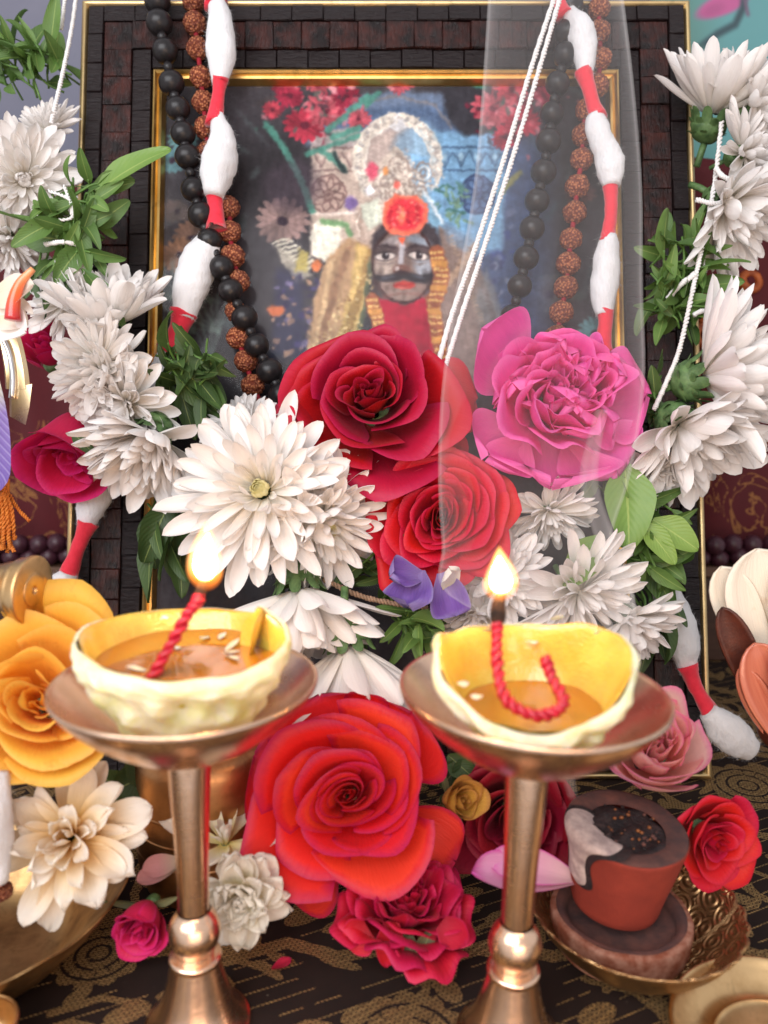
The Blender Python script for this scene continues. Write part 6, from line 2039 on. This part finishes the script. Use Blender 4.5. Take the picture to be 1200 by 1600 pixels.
obj("knot", mesh("knot", *tube(catmull([P(6, 748, 23.8) - b0, P(6, 762, 23.8) - b0, P(6, 775, 23.8) - b0], 4), .17, 10)[:2], M_TASS), t)

# cotton puff and rudraksha at the left edge, on the bowl
o = obj("cotton_puff", None, None) if False else None
pb = P(-12, 1290, 18.6)
me = tuft_mesh([P(-10, 1205, 18.7) - pb, P(-16, 1260, 18.6) - pb, P(-18, 1320, 18.6) - pb, P(-10, 1380, 18.6) - pb], [cm(22, 18.6), cm(32, 18.6), cm(36, 18.6), cm(34, 18.6), cm(24, 18.6)], 77, 260, .14)
tag(obj("cotton_puff", me, None, Matrix.Translation(pb)), "white cotton puff cut off by the left edge beside the cream white flower", "cotton puff")
tag(obj("rudraksha_bead", me_rud[1], None, TR(P(2, 1392, 18.9), (0, 0, 1), 0, cm(17, 18.9))), "single brown rudraksha bead at the left edge below the cotton puff", "bead")

# lotus at the right edge
k = NT("russet_petal")
uv = k.n('ShaderNodeTexCoord').outputs['UV']
sp = k.n('ShaderNodeSeparateXYZ', {'Vector': uv})
n1 = k.noise(k.scale(uv, (18, 2, 1)), 1, 4)
c = k.mix(n1, sr(164, 74, 56), sr(206, 128, 98))
M_RUS = k.done(k.bsdf(Base_Color=c, Roughness=.35, Coat_Weight=.4, Normal=k.bump(n1, .2, .04)))
M_IVO = petal_mat("thick_ivory_petal", (.82, .74, .60), (.86, .78, .64), .15, .45, .06, wear=(.70, .52, .34))
M_DKR = simple_mat("dark_russet", sr(86, 40, 26), sr(60, 26, 18), 2, .4)
t = thing("lotus", "lotus shaped flower with thick ivory petals over russet outer petals, right edge", "flower", P(1225, 1120, 24.0))
b0 = t.location
for (p0, p1, wpx, cu, sd, mt, d_, fc, wm) in (
        ((1222, 1100), (1182, 856), 128, .25, 1, M_IVO, 24.3, (-.1, .1, 1), .72),
        ((1215, 1100), (1126, 884), 70, .2, 2, M_IVO, 24.6, (-.4, .1, 1), .75),
        ((1260, 1130), (1262, 850), 150, .2, 3, M_IVO, 24.4, (.1, .1, 1), .72),
        ((1214, 1150), (1128, 948), 52, .15, 4, M_DKR, 24.1, (-.5, .1, 1), .7),
        ((1236, 1180), (1178, 1004), 84, .1, 5, M_RUS, 23.7, (-.2, .1, 1), .65),
        ((1256, 1180), (1222, 992), 90, .1, 6, M_RUS, 23.6, (.2, .1, 1), .65),
        ((1226, 1180), (1158, 1040), 46, .1, 7, M_RUS, 23.9, (-.6, .1, 1), .65)):
    a0_, a1_ = P(*p0, d_), P(*p1, d_ - .2)
    dr = a1_ - a0_
    a = dr.normalized()
    y = ax(fc).cross(a).normalized()
    M = Matrix((a, y, a.cross(y))).transposed().to_4x4()
    M.translation = a0_ - b0
    o = loose_petal(t, M, dr.length, cm(wpx, d_), mt, sd, curl=cu, a0=-cu * .4, cup=.3, lobe=2.2, wmax=wm, base=.2)
    o.modifiers.new("thickness", 'SOLIDIFY').thickness = .08
pf = smooth_prof([(.02, -1.0), (.5, -.9), (.75, -.4), (.5, .1), (.05, .2)], 4)
obj("receptacle", mesh("receptacle", *lathe(pf, 24)[:2], M_DKR), t)
obj("stalk", mesh("stalk", *tube(catmull([(0, 0, -.8), (.3, .2, -3), (.6, .4, -t.location.z + .1)], 6), .25, 10)[:2], M_DKR), t)

# small dark leaves under the big rose and by the pot
t = thing("leaf_sprig", "dark green rose leaves in the shade behind the copper pot's left side", "leaves", P(215, 1215, 22.5))
b0 = t.location
for i, (p0, p1, wpx) in enumerate((((250, 1200), (180, 1235), 60), ((240, 1230), (205, 1170), 50), ((215, 1240), (150, 1210), 50))):
    big_leaf(t, b0, p0, p1, 22.5, 22.3, wpx, 20 + i, M_LEAFD)
t = thing("leaf_sprig", "dark green rose leaves in the shade behind the dried yellow rosebud", "leaves", P(730, 1200, 23.2))
b0 = t.location
for i, (p0, p1, wpx) in enumerate((((720, 1190), (690, 1230), 40), ((740, 1180), (715, 1240), 46), ((700, 1180), (740, 1215), 40))):
    big_leaf(t, b0, p0, p1, 23.2, 23.0, wpx, 30 + i, M_LEAFD)

# torn bit of red petal on the cloth
pf_ = P(424, 1492, 20.0)
t = thing("petal_fragment", "torn bit of red petal lying on the brocade cloth below the ruffled white flower", "petal", (pf_.x, pf_.y, 0.05))
loose_petal(t, Matrix.Rotation(.5, 4, 'Z'), .55, .32, M_CARM, 5, curl=.5, cup=.4, ruffle=.12)

# ------------------------------------------------------------------ incense smoke
k = NT("smoke")
pv = k.n('ShaderNodeVolumePrincipled', {'Color': (1.0, 1.0, 1.0, 1), 'Density': 0.36, 'Anisotropy': -0.15})
k.t.links.new(pv.outputs[0], k.out.inputs['Volume'])
M_SMOKE = k.m
k = NT("smoke_thin")
pv = k.n('ShaderNodeVolumePrincipled', {'Color': (1.0, 1.0, 1.0, 1), 'Density': 0.55, 'Anisotropy': -0.15})
k.t.links.new(pv.outputs[0], k.out.inputs['Volume'])
M_SMOKE2 = k.m


def smoke_shell(levels, th, mat, depth, seg=48):
    """thin rising sheet of smoke closed into a flattened tube with hollow inside; levels: y, xl, xr, d"""
    lv = catmull(np.array(levels, dtype=float), 6)
    n_ = len(lv)
    Vo, Vi = [], []
    for (y, xl, xr, d) in lv:
        for q, out in ((0, Vo), (1, Vi)):
            hw = cm((xr - xl) / 2, d)
            c_ = P((xl + xr) / 2, y, d)
            rx = max(hw - th * q, hw * .25)
            ry = max(min(depth, hw * .75) - th * q, .02)
            for j in range(seg):
                a = j / seg * 2 * PI
                s_ = math.sin(a)
                wv_ = 0.16 * math.sin(3 * a + y * .012) * min(1, hw)
                out.append(c_ + RIGHT * (rx * math.cos(a)) - FWD * (ry * s_ + wv_ * (1 - abs(math.cos(a)) ** 3)))
    V = [tuple(v) for v in Vo + Vi]
    N0 = n_ * seg
    f = gridf(n_, seg, True)
    f += [tuple(i + N0 for i in q[::-1]) for q in gridf(n_, seg, True)]
    for j in range(seg):
        k1 = (j + 1) % seg
        f.append((k1, j, N0 + j, N0 + k1))
        b_ = (n_ - 1) * seg
        f.append((b_ + j, b_ + k1, N0 + b_ + k1, N0 + b_ + j))
    return V, f


def fixn(me):
    """make the normals of a closed shell point out of its material"""
    bm = bmesh.new()
    bm.from_mesh(me)
    bmesh.ops.recalc_face_normals(bm, faces=bm.faces)
    if bm.calc_volume(signed=True) < 0:
        bmesh.ops.reverse_faces(bm, faces=bm.faces)
    bm.to_mesh(me)
    bm.free()
    return me


t = thing("smoke", "pale sheet of incense smoke rising from the clay cup in front of the pink rose", "smoke", P(892, 1235, 19.2))
t["kind"] = "stuff"
b0 = t.location
V, f = smoke_shell([(1250, 888, 900, 19.3), (1180, 876, 902, 20.2), (1100, 880, 930, 21.2), (1020, 880, 985, 22.2), (930, 700, 990, 23.2), (850, 690, 955, 23.9), (740, 684, 985, 24.3), (600, 690, 1006, 24.8), (450, 712, 1003, 25.2), (300, 738, 1002, 25.6), (150, 752, 990, 26.0), (0, 762, 972, 26.5), (-140, 770, 955, 27.0)], 0.10, M_SMOKE, 1.5)
V = [tuple(Vector(v) - b0) for v in V]
obj("plume", fixn(mesh("smoke_plume", V, f, M_SMOKE)), t)["kind"] = "stuff"
V, f = smoke_shell([(1245, 886, 904, 19.2), (1190, 872, 898, 20.0), (1120, 890, 920, 21.0), (1020, 950, 985, 22.0), (930, 962, 992, 22.6), (830, 925, 958, 23.2), (745, 905, 935, 23.6), (640, 930, 950, 24.0)], 0.12, M_SMOKE2, .3, 24)
V = [tuple(Vector(v) - b0) for v in V]
obj("wisp", fixn(mesh("smoke_wisp", V, f, M_SMOKE2)), t)["kind"] = "stuff"
